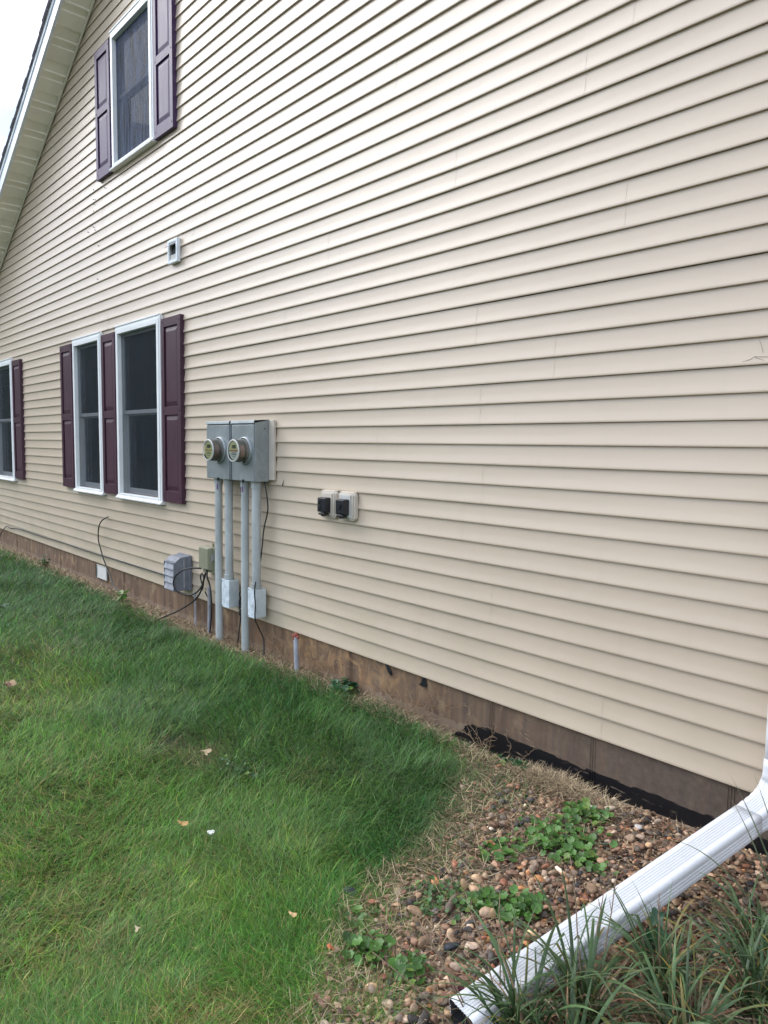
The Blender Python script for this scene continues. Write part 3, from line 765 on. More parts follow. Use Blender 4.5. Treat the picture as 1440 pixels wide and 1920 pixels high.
cable('cable', [(-5.30, -0.06, 0.285), (-5.36, -0.11, 0.285), (-5.44, -0.15, 0.262), (-5.54, -0.17, 0.20), (-5.585, -0.17, 0.13), (-5.55, -0.16, 0.07), (-5.45, -0.12, 0.045), (-5.36, -0.08, 0.075), (-5.29, -0.06, 0.15), (-5.25, -0.05, 0.24), (-5.24, -0.04, 0.285)], 0.0065,
      'looped black cable hanging beneath the tan box in front of the louvred box')
cable('cable', [(-5.235, -0.05, 0.29), (-5.27, -0.06, 0.18), (-5.31, -0.07, 0.08), (-5.40, -0.08, 0.0), (-5.52, -0.10, -0.07), (-5.66, -0.13, -0.14), (-5.80, -0.16, -0.20), (-5.9, -0.18, -0.25)], 0.007,
      'black cable slanting from the tan box down left to the ground')
cable('cable', [(-5.225, -0.05, 0.285), (-5.20, -0.06, 0.22), (-5.19, -0.045, 0.16), (-5.16, -0.045, 0.02), (-5.165, -0.05, -0.14), (-5.18, -0.06, -0.27)], 0.0065,
      'black cable strapped along the thin grey stub pipe below the tan box')
cable('cable', [(-5.30, -0.03, 0.09), (-5.26, -0.03, 0.055), (-5.20, -0.03, 0.02)], 0.005, 'short black cable end poking toward the grey stub pipe')
cable('cable', [(-5.36, -0.02, 0.13), (-5.375, -0.03, 0.20), (-5.345, -0.03, 0.235), (-5.32, -0.03, 0.20), (-5.33, -0.03, 0.13), (-5.355, -0.03, 0.09)], 0.006, 'small tight black cable coil between louvred box and tan box')
f = MB(); f.tube([(-5.195, -0.05, 0.15), (-5.192, -0.05, 0.02), (-5.19, -0.055, -0.3)], 0.012, 12)
tag(f.build('stub_pipe', MAT['lgrey'], None, smooth='auto'), 'thin dark grey stub pipe rising from the ground below the tan box', 'pipe')
f = MB(); f.tube([(-5.50, -0.02, 0.05), (-5.49, -0.02, -0.05), (-5.47, -0.03, -0.28)], 0.008, 10)
tag(f.build('ground_rod_wire', MAT['lgrey'], None, smooth='auto'), 'thin grey pipe running from the louvred box down the foundation', 'pipe')
f = MB(); rs = random.Random(2)
for i in range(9):
    x = -4.715+rs.uniform(-.02, .02); z = 0.10+rs.uniform(-.05, .06)
    f.tube([(x+0.018*math.cos(q), -0.03-0.004*i*0.5, z+0.028*math.sin(q)) for q in np.linspace(0, 5.6, 10)], 0.004, 6)
f.box(-4.737, -4.712, -0.045, -0.02, 0.0, 0.03)
tag(f.build('cable_bundle', MAT['cable'], None, smooth=True), 'tangled knot of black wire beside the left junction box', 'cable')

# tan interface box
t = empty('utility_box', (-5.22, 0, 0.29), 'olive tan plastic utility box hiding behind the leftmost conduit', 'utility box')
f = MB(); f.box(-5.285, -5.115, -0.040, -0.003, 0.265, 0.475); f.build('base', MAT['tanbox'], t, bevel=0.004)
f = MB(); f.frustum((-5.300, -5.135, 0.285, 0.475), -0.0405, (-5.300, -5.150, 0.295, 0.468), -0.085); f.build('cover', MAT['tanbox'], t, bevel=0.006)
f = MB(); f.box(-5.165, -5.150, -0.035, -0.022, 0.4755, 0.505); f.cyl_y(-5.158, 0.497, -0.038, -0.0355, 0.005, seg=10); f.build('mounting_ear', MAT['tanbox'], t)
f = MB(); f.box(-5.132, -5.126, -0.058, -0.0405, 0.37, 0.42); f.build('latch', MAT['lgrey'], t, bevel=0.001)
f = MB(); f.box(-5.27, -5.225, -0.062, -0.040, 0.258, 0.284); f.build('cable_port', MAT['tanbox'], t, bevel=0.002)
f = MB(); f.box(-5.135, -5.07, -0.02, -0.003, 0.24, 0.44); f.build('back_plate', MAT['tanbox'], t, bevel=0.002)

# grey louvred vent box
t = empty('vent_hood', (-5.69, 0, 0.06), 'dark grey louvred vent box low on the siding with pale weathered slats', 'vent')
x0, x1, z0, z1, yf = -5.785, -5.595, 0.055, 0.335, -0.150
f = MB(); f.prismx([(-0.012, z0), (-0.012, z1+0.012), (-0.10, z1+0.005), (yf+0.004, z1-0.03), (yf+0.004, z0-0.005)], x0, x1); f.build('housing', MAT['dgrey'], t, bevel=0.005)
f = MB(); f.box(x0-0.012, x1+0.012, -0.030, -0.001, z0-0.006, z1+0.018); f.build('flange', MAT['dgrey'], t, bevel=0.004)
f = MB()
for i in range(4):
    a = z0+0.006+i*0.0585
    f.prismx([(yf+0.0035, a+0.054), (yf-0.004, a+0.052), (yf-0.016, a+0.002), (yf+0.0035, a)], x0+0.010, x1-0.010)
f.build('louvres', MAT['lgrey'], t, bevel=0.0015)
f = MB(); ring(f, x0+0.001, x1-0.001, z0+0.0005, z1-0.036, 0.008, yf-0.012, yf+0.0035); f.build('louvre_frame', MAT['dgrey'], t, bevel=0.002)
f = MB(); f.box(x1+0.0005, x1+0.004, -0.075, -0.063, 0.08, 0.32); f.build('side_rib', MAT['lgrey'], t, bevel=0.001)

# outlets
def chamf(x0, x1, z0, z1, c): return [(x0+c, z0), (x1-c, z0), (x1, z0+c), (x1, z1-c), (x1-c, z1), (x0+c, z1), (x0, z1-c), (x0, z0+c)]
def outlet(cx, label, plate, knob):
    z0, z1 = 0.838, 1.018; x0, x1 = cx-0.082, cx+0.082
    t = empty('outdoor_outlet', (cx, 0, z0), label, 'outlet', 'pair of covered outdoor outlets')
    f = MB(); f.prism(chamf(x0, x1, z0, z1, 0.018), -0.024, 0.004); f.build('mounting_block', MAT['beige'], t, bevel=0.004)
    f = MB(); f.prism(chamf(x0+0.012, x1-0.012, z0+0.012, z1-0.012, 0.008), -0.031, -0.0245); f.build('block_lip', MAT['beige'], t, bevel=0.002)
    f = MB(); f.box(cx-0.052, cx+0.052, -0.038, -0.0315, 0.858, 1.0); f.build('cover_plate', MAT[plate], t, bevel=0.002)
    f = MB(); f.frustum((cx-0.045, cx+0.045, 0.875, 0.975), -0.0385, (cx-0.041, cx+0.041, 0.880, 0.972), -0.082)
    lid = f.build('flip_lid', MAT['black'], t, bevel=0.006)
    f = MB(); f.box(cx-0.034, cx+0.030, -0.078, -0.045, 0.861, 0.8745); f.box(cx-0.020, cx+0.010, -0.070, -0.045, 0.853, 0.8605); f.build('cord_slot', MAT['black'], lid, bevel=0.003)
    if knob:
        f = MB(); f.cyl_y(cx-0.004, 0.930, -0.088, -0.0825, 0.018, 0.015, 18); f.build('knob', MAT['black'], lid, bevel=0.001)
    else:
        f = MB(); f.box(cx-0.030, cx-0.012, -0.087, -0.0825, 0.93, 0.955); f.box(cx-0.022, cx-0.006, -0.087, -0.0825, 0.895, 0.925); f.build('latch', MAT['black'], lid, bevel=0.002)
outlet(-3.650, 'left outdoor outlet with black flip lid on an all beige block', 'beige', False)
outlet(-3.462, 'right outdoor outlet with black round-knobbed lid on a grey-white plate', 'greyplate', True)

# upper exhaust vent
t = empty('exhaust_vent', (-5.83, 0, 2.82), 'small white exhaust vent with open flap on the siding below the upstairs window', 'vent')
x0, x1, z0, z1 = -5.925, -5.745, 2.825, 3.02
f = MB(); ring(f, x0, x1, z0, z1, 0.024, -0.030, 0.005); f.build('mounting_block', MAT['fascia'], t, bevel=0.004)
f = MB(); ring(f, x0+0.0245, x1-0.0245, z0+0.0245, z1-0.0245, 0.012, -0.024, 0.004); f.build('inner_rim', MAT['greyplate'], t, bevel=0.002)
f = MB(); f.box(x0+0.024, x1-0.024, -0.004, 0.004, z0+0.024, z1-0.024); f.build('dark_opening', MAT['room'], t)
f = MB(); f.prismx([(-0.018, z1-0.040), (-0.020, z1-0.036), (-0.070, z1-0.066), (-0.068, z1-0.070)], x0+0.038, x1-0.038); f.build('flap', MAT['lgrey'], t)
f = MB(); f.prismx([(-0.019, z0+0.036), (-0.019, z0+0.07), (-0.0095, z0+0.072), (-0.0095, z0+0.036)], x0+0.038, x1-0.038); f.build('lower_flap', MAT['greyplate'], t)

# foundation vent
t = empty('foundation_vent', (-7.65, 0, -0.16), 'white louvred vent grille set in the brown foundation', 'vent')
f = MB(); f.box(-7.86, -7.70, 0.004, 0.0158, -0.165, -0.03); f.build('frame', MAT['black'], t, bevel=0.002)
f = MB(); ring(f, -7.785, -7.515, -0.160, -0.016, 0.010, -0.008, 0.003); f.build('grille_frame', MAT['greyplate'], t, bevel=0.001)
f = MB()
for i in range(8):
    z = -0.148+i*0.0155; f.prismx([(-0.007, z), (-0.007, z+0.003), (0.002, z+0.0115), (0.002, z+0.009)], -7.774, -7.526)
f.build('slats', MAT['greyplate'], t)

# old hydrant stub
t = empty('pipe_stub', (-3.98, 0, -0.2), 'short grey pipe stub with rusty red cap in front of the foundation', 'pipe')
f = MB(); f.tube([(-3.975, -0.045, -0.012), (-3.965, -0.05, -0.09), (-3.935, -0.06, -0.27)], 0.017, 14); f.build('tube', MAT['lgrey'], t, smooth='auto')
f = MB(); f.tube([(-3.985, -0.03, 0.004), (-3.98, -0.045, -0.004), (-3.975, -0.045, -0.028)], 0.019, 12); f.tube([(-4.02, -0.045, -0.008), (-3.94, -0.045, -0.008)], 0.009, 8); f.build('cap', MAT['rust'], t, smooth='auto')

# black plastic scraps tucked under the siding
for (a, b, c, lab) in ((-3.12, -3.06, 0.0, 'torn black plastic scrap on the foundation, the one nearer the pipes'), (-2.82, -2.775, 0.0, 'torn black plastic scrap on the foundation, the one nearer the downspout')):
    f = MB(); w = b-a
    if a < -3: pts = [(a, 0.003), (a+0.012, 0.004), (b, -0.035), (b+0.004, -0.060), (b-0.02, -0.052), (a+0.018, -0.02)]
    else: pts = [(b-0.015, 0.004), (b, 0.004), (b+0.012, -0.050), (b-0.012, -0.058), (a-0.004, -0.052), (a+0.016, -0.035)]
    f.prism(pts, 0.004, 0.013)
    tag(f.build('plastic_scrap', MAT['black'], None, bevel=0.002), lab, 'plastic scrap', 'black plastic scraps')

# ------------------------------------------------------------------ downspout
ds = empty('downspout', (-0.916, -0.052, -0.1), 'white aluminium downspout with a long extension lying across the gravel', 'downspout')
def ds_profile(w=0.100, t=0.075):
    """rounded rectangle with flutes, (u,v), v+ is the outer wide face"""
    pts = []; r = 0.013
    def face(p0, p1, nrm, ng):
        n = 60
        for i in range(n+1):
            s_ = i/n; x = p0[0]+(p1[0]-p0[0])*s_; y = p0[1]+(p1[1]-p0[1])*s_
            d = 0
            if ng:
                ph = (s_-0.14)/0.72*ng
                if 0 <= ph <= ng: d = -0.0036*(0.5-0.5*math.cos(2*math.pi*(ph % 1)))**2
            pts.append((x+nrm[0]*d, y+nrm[1]*d))
    def corner(cx, cy, a0):
        for i in range(1, 5):
            a = R(a0-90*i/5); pts.append((cx+r*math.cos(a), cy+r*math.sin(a)))
    W2, T2 = w/2, t/2
    face((-W2+r, T2), (W2-r, T2), (0, 1), 6); corner(W2-r, T2-r, 90)
    face((W2, T2-r), (W2, -T2+r), (1, 0), 3); corner(W2-r, -T2+r, 0)
    face((W2-r, -T2), (-W2+r, -T2), (0, -1), 7); corner(-W2+r, -T2+r, -90)
    face((-W2, -T2+r), (-W2, T2-r), (-1, 0), 4); corner(-W2+r, T2-r, 180)
    return pts
PF = ds_profile()
def sweep(path, name, scales=None, mat='spout'):
    n = len(PF); vs = []; P = [Vector(p) for p in path]
    for i, p in enumerate(P):
        t_ = (P[min(i+1, len(P)-1)]-P[max(i-1, 0)]).normalized()
        v = Vector((0, -1, 0)) if abs(t_.z) > 0.999 else None
        # u stays horizontal, v points out and up
        u = Vector((1, 0, 0)) if abs(t_.z) > 0.98 else Vector((-t_.y, t_.x, 0)).normalized()
        if u.x < 0: u = -u
        v = u.cross(t_).normalized()
        if v.z < -0.01 or (abs(v.z) < 0.02 and v.y > 0): v = -v
        if abs(t_.z) > 0.98: v = Vector((0, -1, 0)); v = (v-t_*v.dot(t_)).normalized()
        s_ = scales[i] if scales else 1
        for a, b in PF: vs.append(p+u*a*s_+v*b*s_)
    fs = [(i*n+k, i*n+(k+1) % n, (i+1)*n+(k+1) % n, (i+1)*n+k) for i in range(len(P)-1) for k in range(n)]
    f = MB(); f.add(vs, fs); o = f.build(name, MAT[mat], ds, smooth=True)
    i0 = (len(P)//2-1 if len(P) > 2 else 0); ce = (P[i0]+P[i0+1])*0.5-Vector(parent_world(ds)); pl = o.data.polygons[i0*n+3]
    if (pl.center-ce).dot(pl.normal) < 0: o.data.flip_normals()
    sm = o.modifiers.new('wall', 'SOLIDIFY'); sm.thickness = 0.0012; sm.offset = -1; o.data.materials.append(MAT['spout_shade']); sm.material_offset = 1
    return o
sweep([(-0.889, -0.052, 4.70-4.57*i/30) for i in range(31)], 'vertical_pipe')
E1 = Vector((-0.931, -0.215, 0.0)); E2 = Vector((-1.131, -1.505, -0.178))
path = [(-0.889, -0.052, 0.185), (-0.8895, -0.053, 0.15), (-0.891, -0.056, 0.125)]
rsc = [1.03, 1.03, 1.01]
A0 = Vector((-0.891, -0.056, 0.125))
dirE = (E2-E1).normalized()
for i in range(1, 15):
    t = i/15; b0 = A0; b1 = A0+Vector((0, -0.003, -0.085)); b2 = E1-dirE*0.085; b3 = E1
    p = (1-t)**3*b0+3*(1-t)**2*t*b1+3*(1-t)*t*t*b2+t**3*b3
    path.append(tuple(p)); rsc.append(1.02+0.035*(i % 2)-0.02)
path.append(tuple(E1)); rsc.append(1.0)
path.append(tuple(E1+dirE*0.05)); rsc.append(0.985)
sweep(path, 'elbow', rsc)
sweep([tuple(E1.lerp(E2, t)+Vector((0, 0, 0))) for t in np.linspace(0, 1, 25)], 'extension', [1.015]*25)
for z in (2.1, 4.2):
    f = MB(); f.box(-0.948, -0.941, -0.05, 0.002, z, z+0.025); f.box(-0.837, -0.830, -0.05, 0.002, z, z+0.025); f.box(-0.941, -0.837, -0.0945, -0.0925, z, z+0.025); f.build('strap', MAT['spout'], ds)

# ------------------------------------------------------------------ gravel
def in_gravel(x, y):
    return -edge_dist(x, y)
def icosphere():
    import bmesh
    bm = bmesh.new(); bmesh.ops.create_icosphere(bm, subdivisions=2, radius=1)
    v = np.array([q.co[:] for q in bm.verts]); f_ = np.array([[w.index for w in q.verts] for q in bm.faces]); bm.free(); return v, f_
IV, IF = icosphere()
def stones(name, pos, rad, cols, flat=(0.45, 0.8)):
    n = len(pos); m = len(IV)
    sc3 = np.stack([rad*rng.uniform(0.8, 1.35, n), rad*rng.uniform(0.65, 1.0, n), rad*rng.uniform(*flat, n)], 1)
    V = np.repeat(IV[None], n, 0)
    # facet each stone with a few random cutting planes
    for k in range(7):
        d = rng.normal(size=(n, 3)); d /= np.linalg.norm(d, axis=1)[:, None]; h = rng.uniform(0.38, 0.85, n)
        dp = np.einsum('nmk,nk->nm', V, d); ex = np.maximum(dp-h[:, None], 0)*0.97
        V = V-ex[..., None]*d[:, None, :]
    V = V*sc3[:, None, :]
    a = rng.uniform(0, 2*math.pi, n); tl = rng.normal(0, 0.35, n); tb = rng.uniform(0, 2*math.pi, n)
    ca, sa = np.cos(a), np.sin(a)
    x = V[..., 0]*ca[:, None]-V[..., 1]*sa[:, None]; y = V[..., 0]*sa[:, None]+V[..., 1]*ca[:, None]; z = V[..., 2]
    ct, st_ = np.cos(tl)[:, None], np.sin(tl)[:, None]
    x, z = x*ct-z*st_, x*st_+z*ct
    V = np.stack([x, y, z], -1)+pos[:, None, :]
    Fc = (IF[None]+(np.arange(n)*m)[:, None, None]).reshape(-1, 3)
    col = np.repeat(cols, m, 0)
    return V.reshape(-1, 3), Fc, col
n = 30000
x = rng.uniform(-2.5, 1.2, n); y = rng.uniform(-2.1, 0.0, n)
ig = in_gravel(x, y)
dens = sstep(0.0, 0.20, ig+0.25*(fbm(x*5, y*5, 21)-0.5))
patch = fbm(x*4.5+5, y*4.5, 33, 2)
dens = dens*np.where(x < -1.2, 0.38+0.62*sstep(0.36, 0.56, patch), 1.0)
dens = dens*np.where((y > -0.2) & (x < -1.45), 0.25, 1)
keep = rng.uniform(0, 1, n) < dens*0.9
ex_ = -0.93-0.155*(-y-0.2)
keep &= ~((x > -0.3) & (y < -1.2)) & ~((np.abs(x-ex_) < 0.055) & (y < -0.9) & (y > -1.56)); x, y = x[keep], y[keep]
rad = rng.choice([0.009, 0.012, 0.016, 0.021], len(x), p=[0.27, 0.36, 0.27, 0.10])*rng.uniform(0.85, 1.15, len(x))
pal = np.array([1.75, 1.58, 1.36])*np.array([[0.27, 0.19, 0.13], [0.20, 0.125, 0.09], [0.15, 0.12, 0.105], [0.065, 0.06, 0.06], [0.36, 0.27, 0.20], [0.22, 0.10, 0.065], [0.30, 0.24, 0.20], [0.10, 0.085, 0.07], [0.46, 0.40, 0.34], [0.33, 0.17, 0.08], [0.03, 0.03, 0.035]])
pi_ = rng.choice(len(pal), len(x), p=[.17, .15, .16, .12, .09, .07, .09, .07, .025, .035, .02])
cols = pal[pi_]*np.exp(rng.normal(-0.08, 0.32, (len(x), 1)))
pos = np.stack([x, y, gz(x, y)+rad*rng.uniform(0.0, 1.5, len(x))], 1)
V, Fc, C_ = stones('gravel', pos, rad, cols, (0.35, 0.7))
tag(np_mesh('gravel', V, [Fc], MAT['stone'], col=C_, smooth=False), 'mixed brown and grey river gravel in the bed beside the foundation', 'gravel', kind='stuff')
print('stones', len(x))
n = 16000; xf = rng.uniform(-2.5, -0.2, n); yf2 = rng.uniform(-2.0, 0.0, n); ig = in_gravel(xf, yf2)
kk = (rng.uniform(0, 1, n) < sstep(-0.04, 0.08, ig)*0.95) & ~((np.abs(xf-(-0.93-0.155*(-yf2-0.2))) < 0.055) & (yf2 < -0.9) & (yf2 > -1.56)); xf, yf2 = xf[kk], yf2[kk]
rf = rng.uniform(0.0035, 0.0085, len(xf)); cf = pal[rng.choice(len(pal), len(xf), p=[.2, .12, .1, .06, .2, .07, .15, .04, .03, .02, .01])]*np.exp(rng.normal(0.0, 0.3, (len(xf), 1)))
V, Fc, C_ = stones('chips', np.stack([xf, yf2, gz(xf, yf2)+rng.uniform(0.0, 0.016, len(xf))], 1), rf, cf, (0.3, 0.6))
tag(np_mesh('stone_chips', V, [Fc], MAT['stone'], col=C_, smooth=False), 'small pale chips and grit filling the gaps between the gravel stones', 'grit', kind='stuff')
# larger single stones that stand out
for (sx, sy, sr, c, lab) in [(-1.545, -0.222, 0.030, (0.62, 0.60, 0.60), 'pale angular white stone behind the green weeds'),
                             (-1.335, -0.222, 0.021, (0.66, 0.60, 0.54), 'round cream stone among brown gravel near the downspout'),
                             (-1.80, -1.33, 0.027, (0.045, 0.05, 0.06), 'blue-black stone at the lawn edge'),
                             (-1.36, -1.30, 0.026, (0.03, 0.035, 0.045), 'dark slate stone beside the low weeds')]:
    rngs = rng; V, Fc, C_ = stones('s', np.array([[sx, sy, float(gz(sx, sy))+sr*0.8]]), np.array([sr]), np.array([c]))
    o = np_mesh('stone', V, [Fc], MAT['stone'], col=C_, smooth=True); tag(o, lab, 'stone')

# ------------------------------------------------------------------ blades
def blades(pos, L_, Wd, az, lean, droop, col, tipcol, nseg=3, twist=None):
    n = len(pos); ts = np.linspace(0, 1, nseg+1)
    dx, dy = np.cos(az), np.sin(az); px, py = -dy, dx
    V = []; Cc = []
    for i, t in enumerate(ts):
        hor = L_*(lean*t+droop*t*t*0.5); ver = L_*(np.sqrt(np.clip(1-lean**2, 0.01, 1))*t-droop*t*t*0.45)
        bx = pos[:, 0]+dx*hor; by = pos[:, 1]+dy*hor; bz = pos[:, 2]+np.maximum(ver, 0.002+0.002*t)
        cm = col*(1-t)+tipcol*t
        if i < nseg:
            w = Wd*0.5*(1-0.55*t)
            V.append(np.stack([bx-px*w, by-py*w, bz], 1)); V.append(np.stack([bx+px*w, by+py*w, bz], 1)); Cc += [cm, cm]
        else:
            V.append(np.stack([bx, by, bz], 1)); Cc.append(cm)
    k = 2*nseg+1
    VV = np.stack(V, 1).reshape(-1, 3); CC = np.stack(Cc, 1).reshape(-1, 3)
    b = (np.arange(n)*k)[:, None]
    Q = np.concatenate([b+np.array([[2*i, 2*i+1, 2*i+3, 2*i+2]]) for i in range(nseg-1)], 0)
    T = b+np.array([[2*nseg-2, 2*nseg-1, 2*nseg]])
    return VV, Q, T, CC

def frustum_mask(x, y, mg):
    q = np.stack([x, y+D, np.full_like(x, -0.2-H)], 1)
    dz = q@np.array(fw); ax = q@np.array(rr)/np.maximum(dz, .01)*F/720; ay = q@np.array(uu)/np.maximum(dz, .01)*F/960
    return (dz > 0.15) & (np.abs(ax) < 1+mg) & (np.abs(ay) < 1+mg)

# lawn
N = 3200000
rr0 = np.exp(rng.uniform(math.log(0.9), math.log(14.5), N)); aa = rng.uniform(0, 2*math.pi, N)   # density falls as 1/r^2
x = rr0*np.cos(aa); y = -D+rr0*np.sin(aa)
ed = edge_dist(x, y)+0.10*(fbm(x*7, y*7, 9)-0.5)
gp = sstep(0.50, 0.68, fbm(x*3.1+7, y*3.1, 95, 2))*0.35*sstep(-0.7, -0.15, ed)*(x < -1.0)
ok = ((ed > -0.02-0.24*rng.uniform(0, 1, len(x))**2.2*(x > -2.6)) | (rng.uniform(0, 1, len(x)) < gp)) & (y < -0.04) & (x > -14) & frustum_mask(x, y, 0.30)
x, y, ed, rr0 = x[ok], y[ok], ed[ok], rr0[ok]
print('blades', len(x))
d = rr0
tuft = fbm(x*9, y*9, 41, 2)
flow = fbm(x*1.3+3, y*1.3, 51, 2)*4*math.pi+fbm(x*5, y*5, 55, 2)*3.0
az = flow+rng.normal(0, 1.35, len(x))
lush = fbm(x*1.1, y*1.1, 61, 3)
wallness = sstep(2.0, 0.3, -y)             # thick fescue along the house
Lb = (0.052+0.055*tuft+0.035*wallness)*rng.uniform(0.6, 1.25, len(x))
Wd = 0.0009+0.00044*d; Wd = np.minimum(Wd, 0.0085)*rng.uniform(0.7, 1.3, len(x))
lean = np.clip(rng.normal(0.58, 0.2, len(x)), 0.1, 0.93); droop = rng.uniform(0.3, 0.95, len(x))
c_dark = np.array([0.034, 0.150, 0.032]); c_mid = np.array([0.068, 0.190, 0.026]); c_yel = np.array([0.170, 0.265, 0.040]); c_blue = np.array([0.095, 0.185, 0.068]); c_tan = np.array([0.30, 0.245, 0.115])
u1 = rng.uniform(0, 1, len(x))[:, None]
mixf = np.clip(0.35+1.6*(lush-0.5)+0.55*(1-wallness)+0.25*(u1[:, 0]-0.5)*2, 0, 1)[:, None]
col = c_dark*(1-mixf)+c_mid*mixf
wall_shade = sstep(1.75, 0.75, -y+0.9*(fbm(x*0.8+2, y*0.8, 77, 3)-0.5))   # wall shade put into the blade colour, along with a darker fescue
yf_ = np.clip((fbm(x*2.3, y*2.3, 71, 3)-0.48)*4, 0, 1)*(0.25+0.75*(1-wallness))
pick = rng.uniform(0, 1, len(x))
col = np.where((pick < 0.15+0.6*yf_)[:, None], col*0.35+c_yel*0.65, col)
bl = np.clip((fbm(x*1.7+9, y*1.7, 81, 3)-0.5)*4, 0, 1)
col = np.where((rng.uniform(0, 1, len(x)) < 0.12+0.4*bl)[:, None], c_blue, col)
spots = [(-3.33, -1.27, 0.12, 0.6), (-3.10, -1.20, 0.13, 0.6), (-1.60, -1.98, 0.16, 0.6), (-2.15, -2.15, 0.3, 0.2), (-4.6, -1.7, 0.35, 0.3), (-3.2, -1.9, 0.4, 0.25), (-2.6, -0.95, 0.15, 0.25), (-2.5, -2.2, 0.5, 0.25), (-5.5, -1.3, .4, .3)]
tanp = 0.02+0.06*(1-wallness)+0.30*np.exp(-(np.maximum(ed, 0)/0.06)**2)*(x > -2.35)
for sx, sy, sr, sa in spots: tanp = tanp+sa*np.exp(-((x-sx)**2+(y-sy)**2)/sr**2)
it = rng.uniform(0, 1, len(x)) < np.clip(tanp, 0, 0.9)
col = np.where(it[:, None], c_tan*rng.uniform(0.6, 1.15, (len(x), 1)), col)
col = col*(1.22-0.36*wall_shade)[:, None]*np.exp(rng.normal(0, 0.36, (len(x), 1)))*np.where(wall_shade[:, None] > 0.5, 1.0, np.array([[1.06, 1.0, 0.85]]))
hl = rng.uniform(0, 1, len(x)) < 0.05; col[hl] = np.array([0.22, 0.34, 0.13])*rng.uniform(.6, 1.1, (hl.sum(), 1))*(1-0.45*wall_shade[hl])[:, None]
bare = np.exp(-((x+3.35)**2+(y+1.27)**2)/0.13**2)+0.8*np.exp(-((x+3.08)**2+(y+1.2)**2)/0.09**2)
kp = rng.uniform(0, 1, len(x)) > 0.6*bare
Lb = Lb*np.where(it, 0.85, 1)*(1-0.35*np.exp(-(np.maximum(ed, 0)/0.10)**2))
tip = np.where(it[:, None], col, col*np.array([1.25, 1.15, 1.1]))
pos = np.stack([x, y, gz(x, y)-0.003], 1)
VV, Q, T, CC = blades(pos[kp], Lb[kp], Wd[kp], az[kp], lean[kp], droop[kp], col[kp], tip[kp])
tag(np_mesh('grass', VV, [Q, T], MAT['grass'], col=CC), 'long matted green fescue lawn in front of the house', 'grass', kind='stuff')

# straw and thatch along the wall and between the stones
def straw_pts():
    X_, Y_ = [], []
    n = 9000; a = rng.uniform(-13, -2.2, n); X_.append(a); Y_.append(-np.abs(rng.normal(0.05, 0.09, n))-0.005)
    n = 2600; a = rng.uniform(-5.6, -3.0, n); X_.append(a); Y_.append(-np.abs(rng.normal(0.06, 0.08, n))-0.005)
    n = 4200; X_.append(rng.normal(-1.82, 0.14, n)); Y_.append(rng.normal(-0.12, 0.045, n))
    n = 20000; a = rng.uniform(-2.4, -0.7, n); b = rng.uniform(-2.0, 0, n)
    w = -edge_dist(a, b); kk = rng.uniform(0, 1, n) < sstep(-0.10, 0.0, w)*np.clip(0.9-w*1.2+0.5*(fbm(a*4, b*4, 91)-.3), 0.22, 1)
    X_.append(a[kk]); Y_.append(b[kk])
    return np.concatenate(X_), np.concatenate(Y_)
x, y = straw_pts(); kk = ~((x > -2.5) & (y > -0.07)) & ((x < -1.35) | (rng.uniform(0, 1, len(x)) < 0.35)); x, y = x[kk], y[kk]; n = len(x)
mound = 0.045*np.exp(-((x+1.82)**2/0.04+(y+0.12)**2/0.008))
pos = np.stack([x, y, gz(x, y)+rng.uniform(0.002, 0.022, n)+mound*rng.uniform(0.4, 1, n)], 1)
dd = np.hypot(x, y+D)
Wd = (0.0007+0.00045*dd)*rng.uniform(0.7, 1.3, n)
colr = np.array([0.58, 0.46, 0.29])*rng.uniform(0.45, 1.2, (n, 1))*np.array([1, 1, 1]); brown = rng.uniform(0, 1, n) < 0.35
colr[brown] = np.array([0.17, 0.115, 0.075])*rng.uniform(0.5, 1.2, (brown.sum(), 1))
Ls = rng.uniform(0.03, 0.09, n)
VV, Q, T, CC = blades(pos, Ls, Wd, rng.uniform(0, 2*math.pi, n), np.clip(rng.normal(0.93, .08, n), 0.5, 0.995), rng.uniform(-0.1, 0.5, n), colr, colr)
tag(np_mesh('dry_straw', VV, [Q, T], MAT['straw'], col=CC), 'dry straw and thatch littering the foot of the foundation', 'straw', kind='stuff')
# leaf crumbs
n = 6500; a = np.concatenate([rng.uniform(-11, -2.3, 1500), rng.uniform(-2.3, -0.6, 5000)]); b = np.concatenate([-np.abs(rng.normal(0.02, 0.09, 1500))-0.01, rng.uniform(-1.8, -0.02, 5000)])
w = -edge_dist(a, b); kk = w > -0.02; a, b = a[kk], b[kk]; n = len(a)
s = rng.uniform(0.006, 0.016, n); th_ = rng.uniform(0, 6.28, n); zc_ = gz(a, b)+rng.uniform(0.006, 0.03, n)
vs = []
for k, (ux, uy) in enumerate([(-1, 0), (-0.2, -0.5), (1, 0), (0.1, 0.6)]):
    vs.append(np.stack([a+s*(ux*np.cos(th_)-uy*np.sin(th_)), b+s*(ux*np.sin(th_)+uy*np.cos(th_)), zc_+rng.uniform(-0.006, 0.006, n)], 1))
VV = np.stack(vs, 1).reshape(-1, 3); Q = (np.arange(n)*4)[:, None]+np.array([[0, 1, 2, 3]])
cl = np.array([[0.26, 0.15, 0.09], [0.42, 0.30, 0.18], [0.15, 0.10, 0.07], [0.36, 0.19, 0.13]])[rng.integers(0, 4, n)]*rng.uniform(0.6, 1.2, (n, 1))
tag(np_mesh('leaf_litter', VV, [Q], MAT['dry'], col=np.repeat(cl, 4, 0)), 'brown leaf crumbs scattered over the bed by the wall', 'leaf litter', kind='stuff')

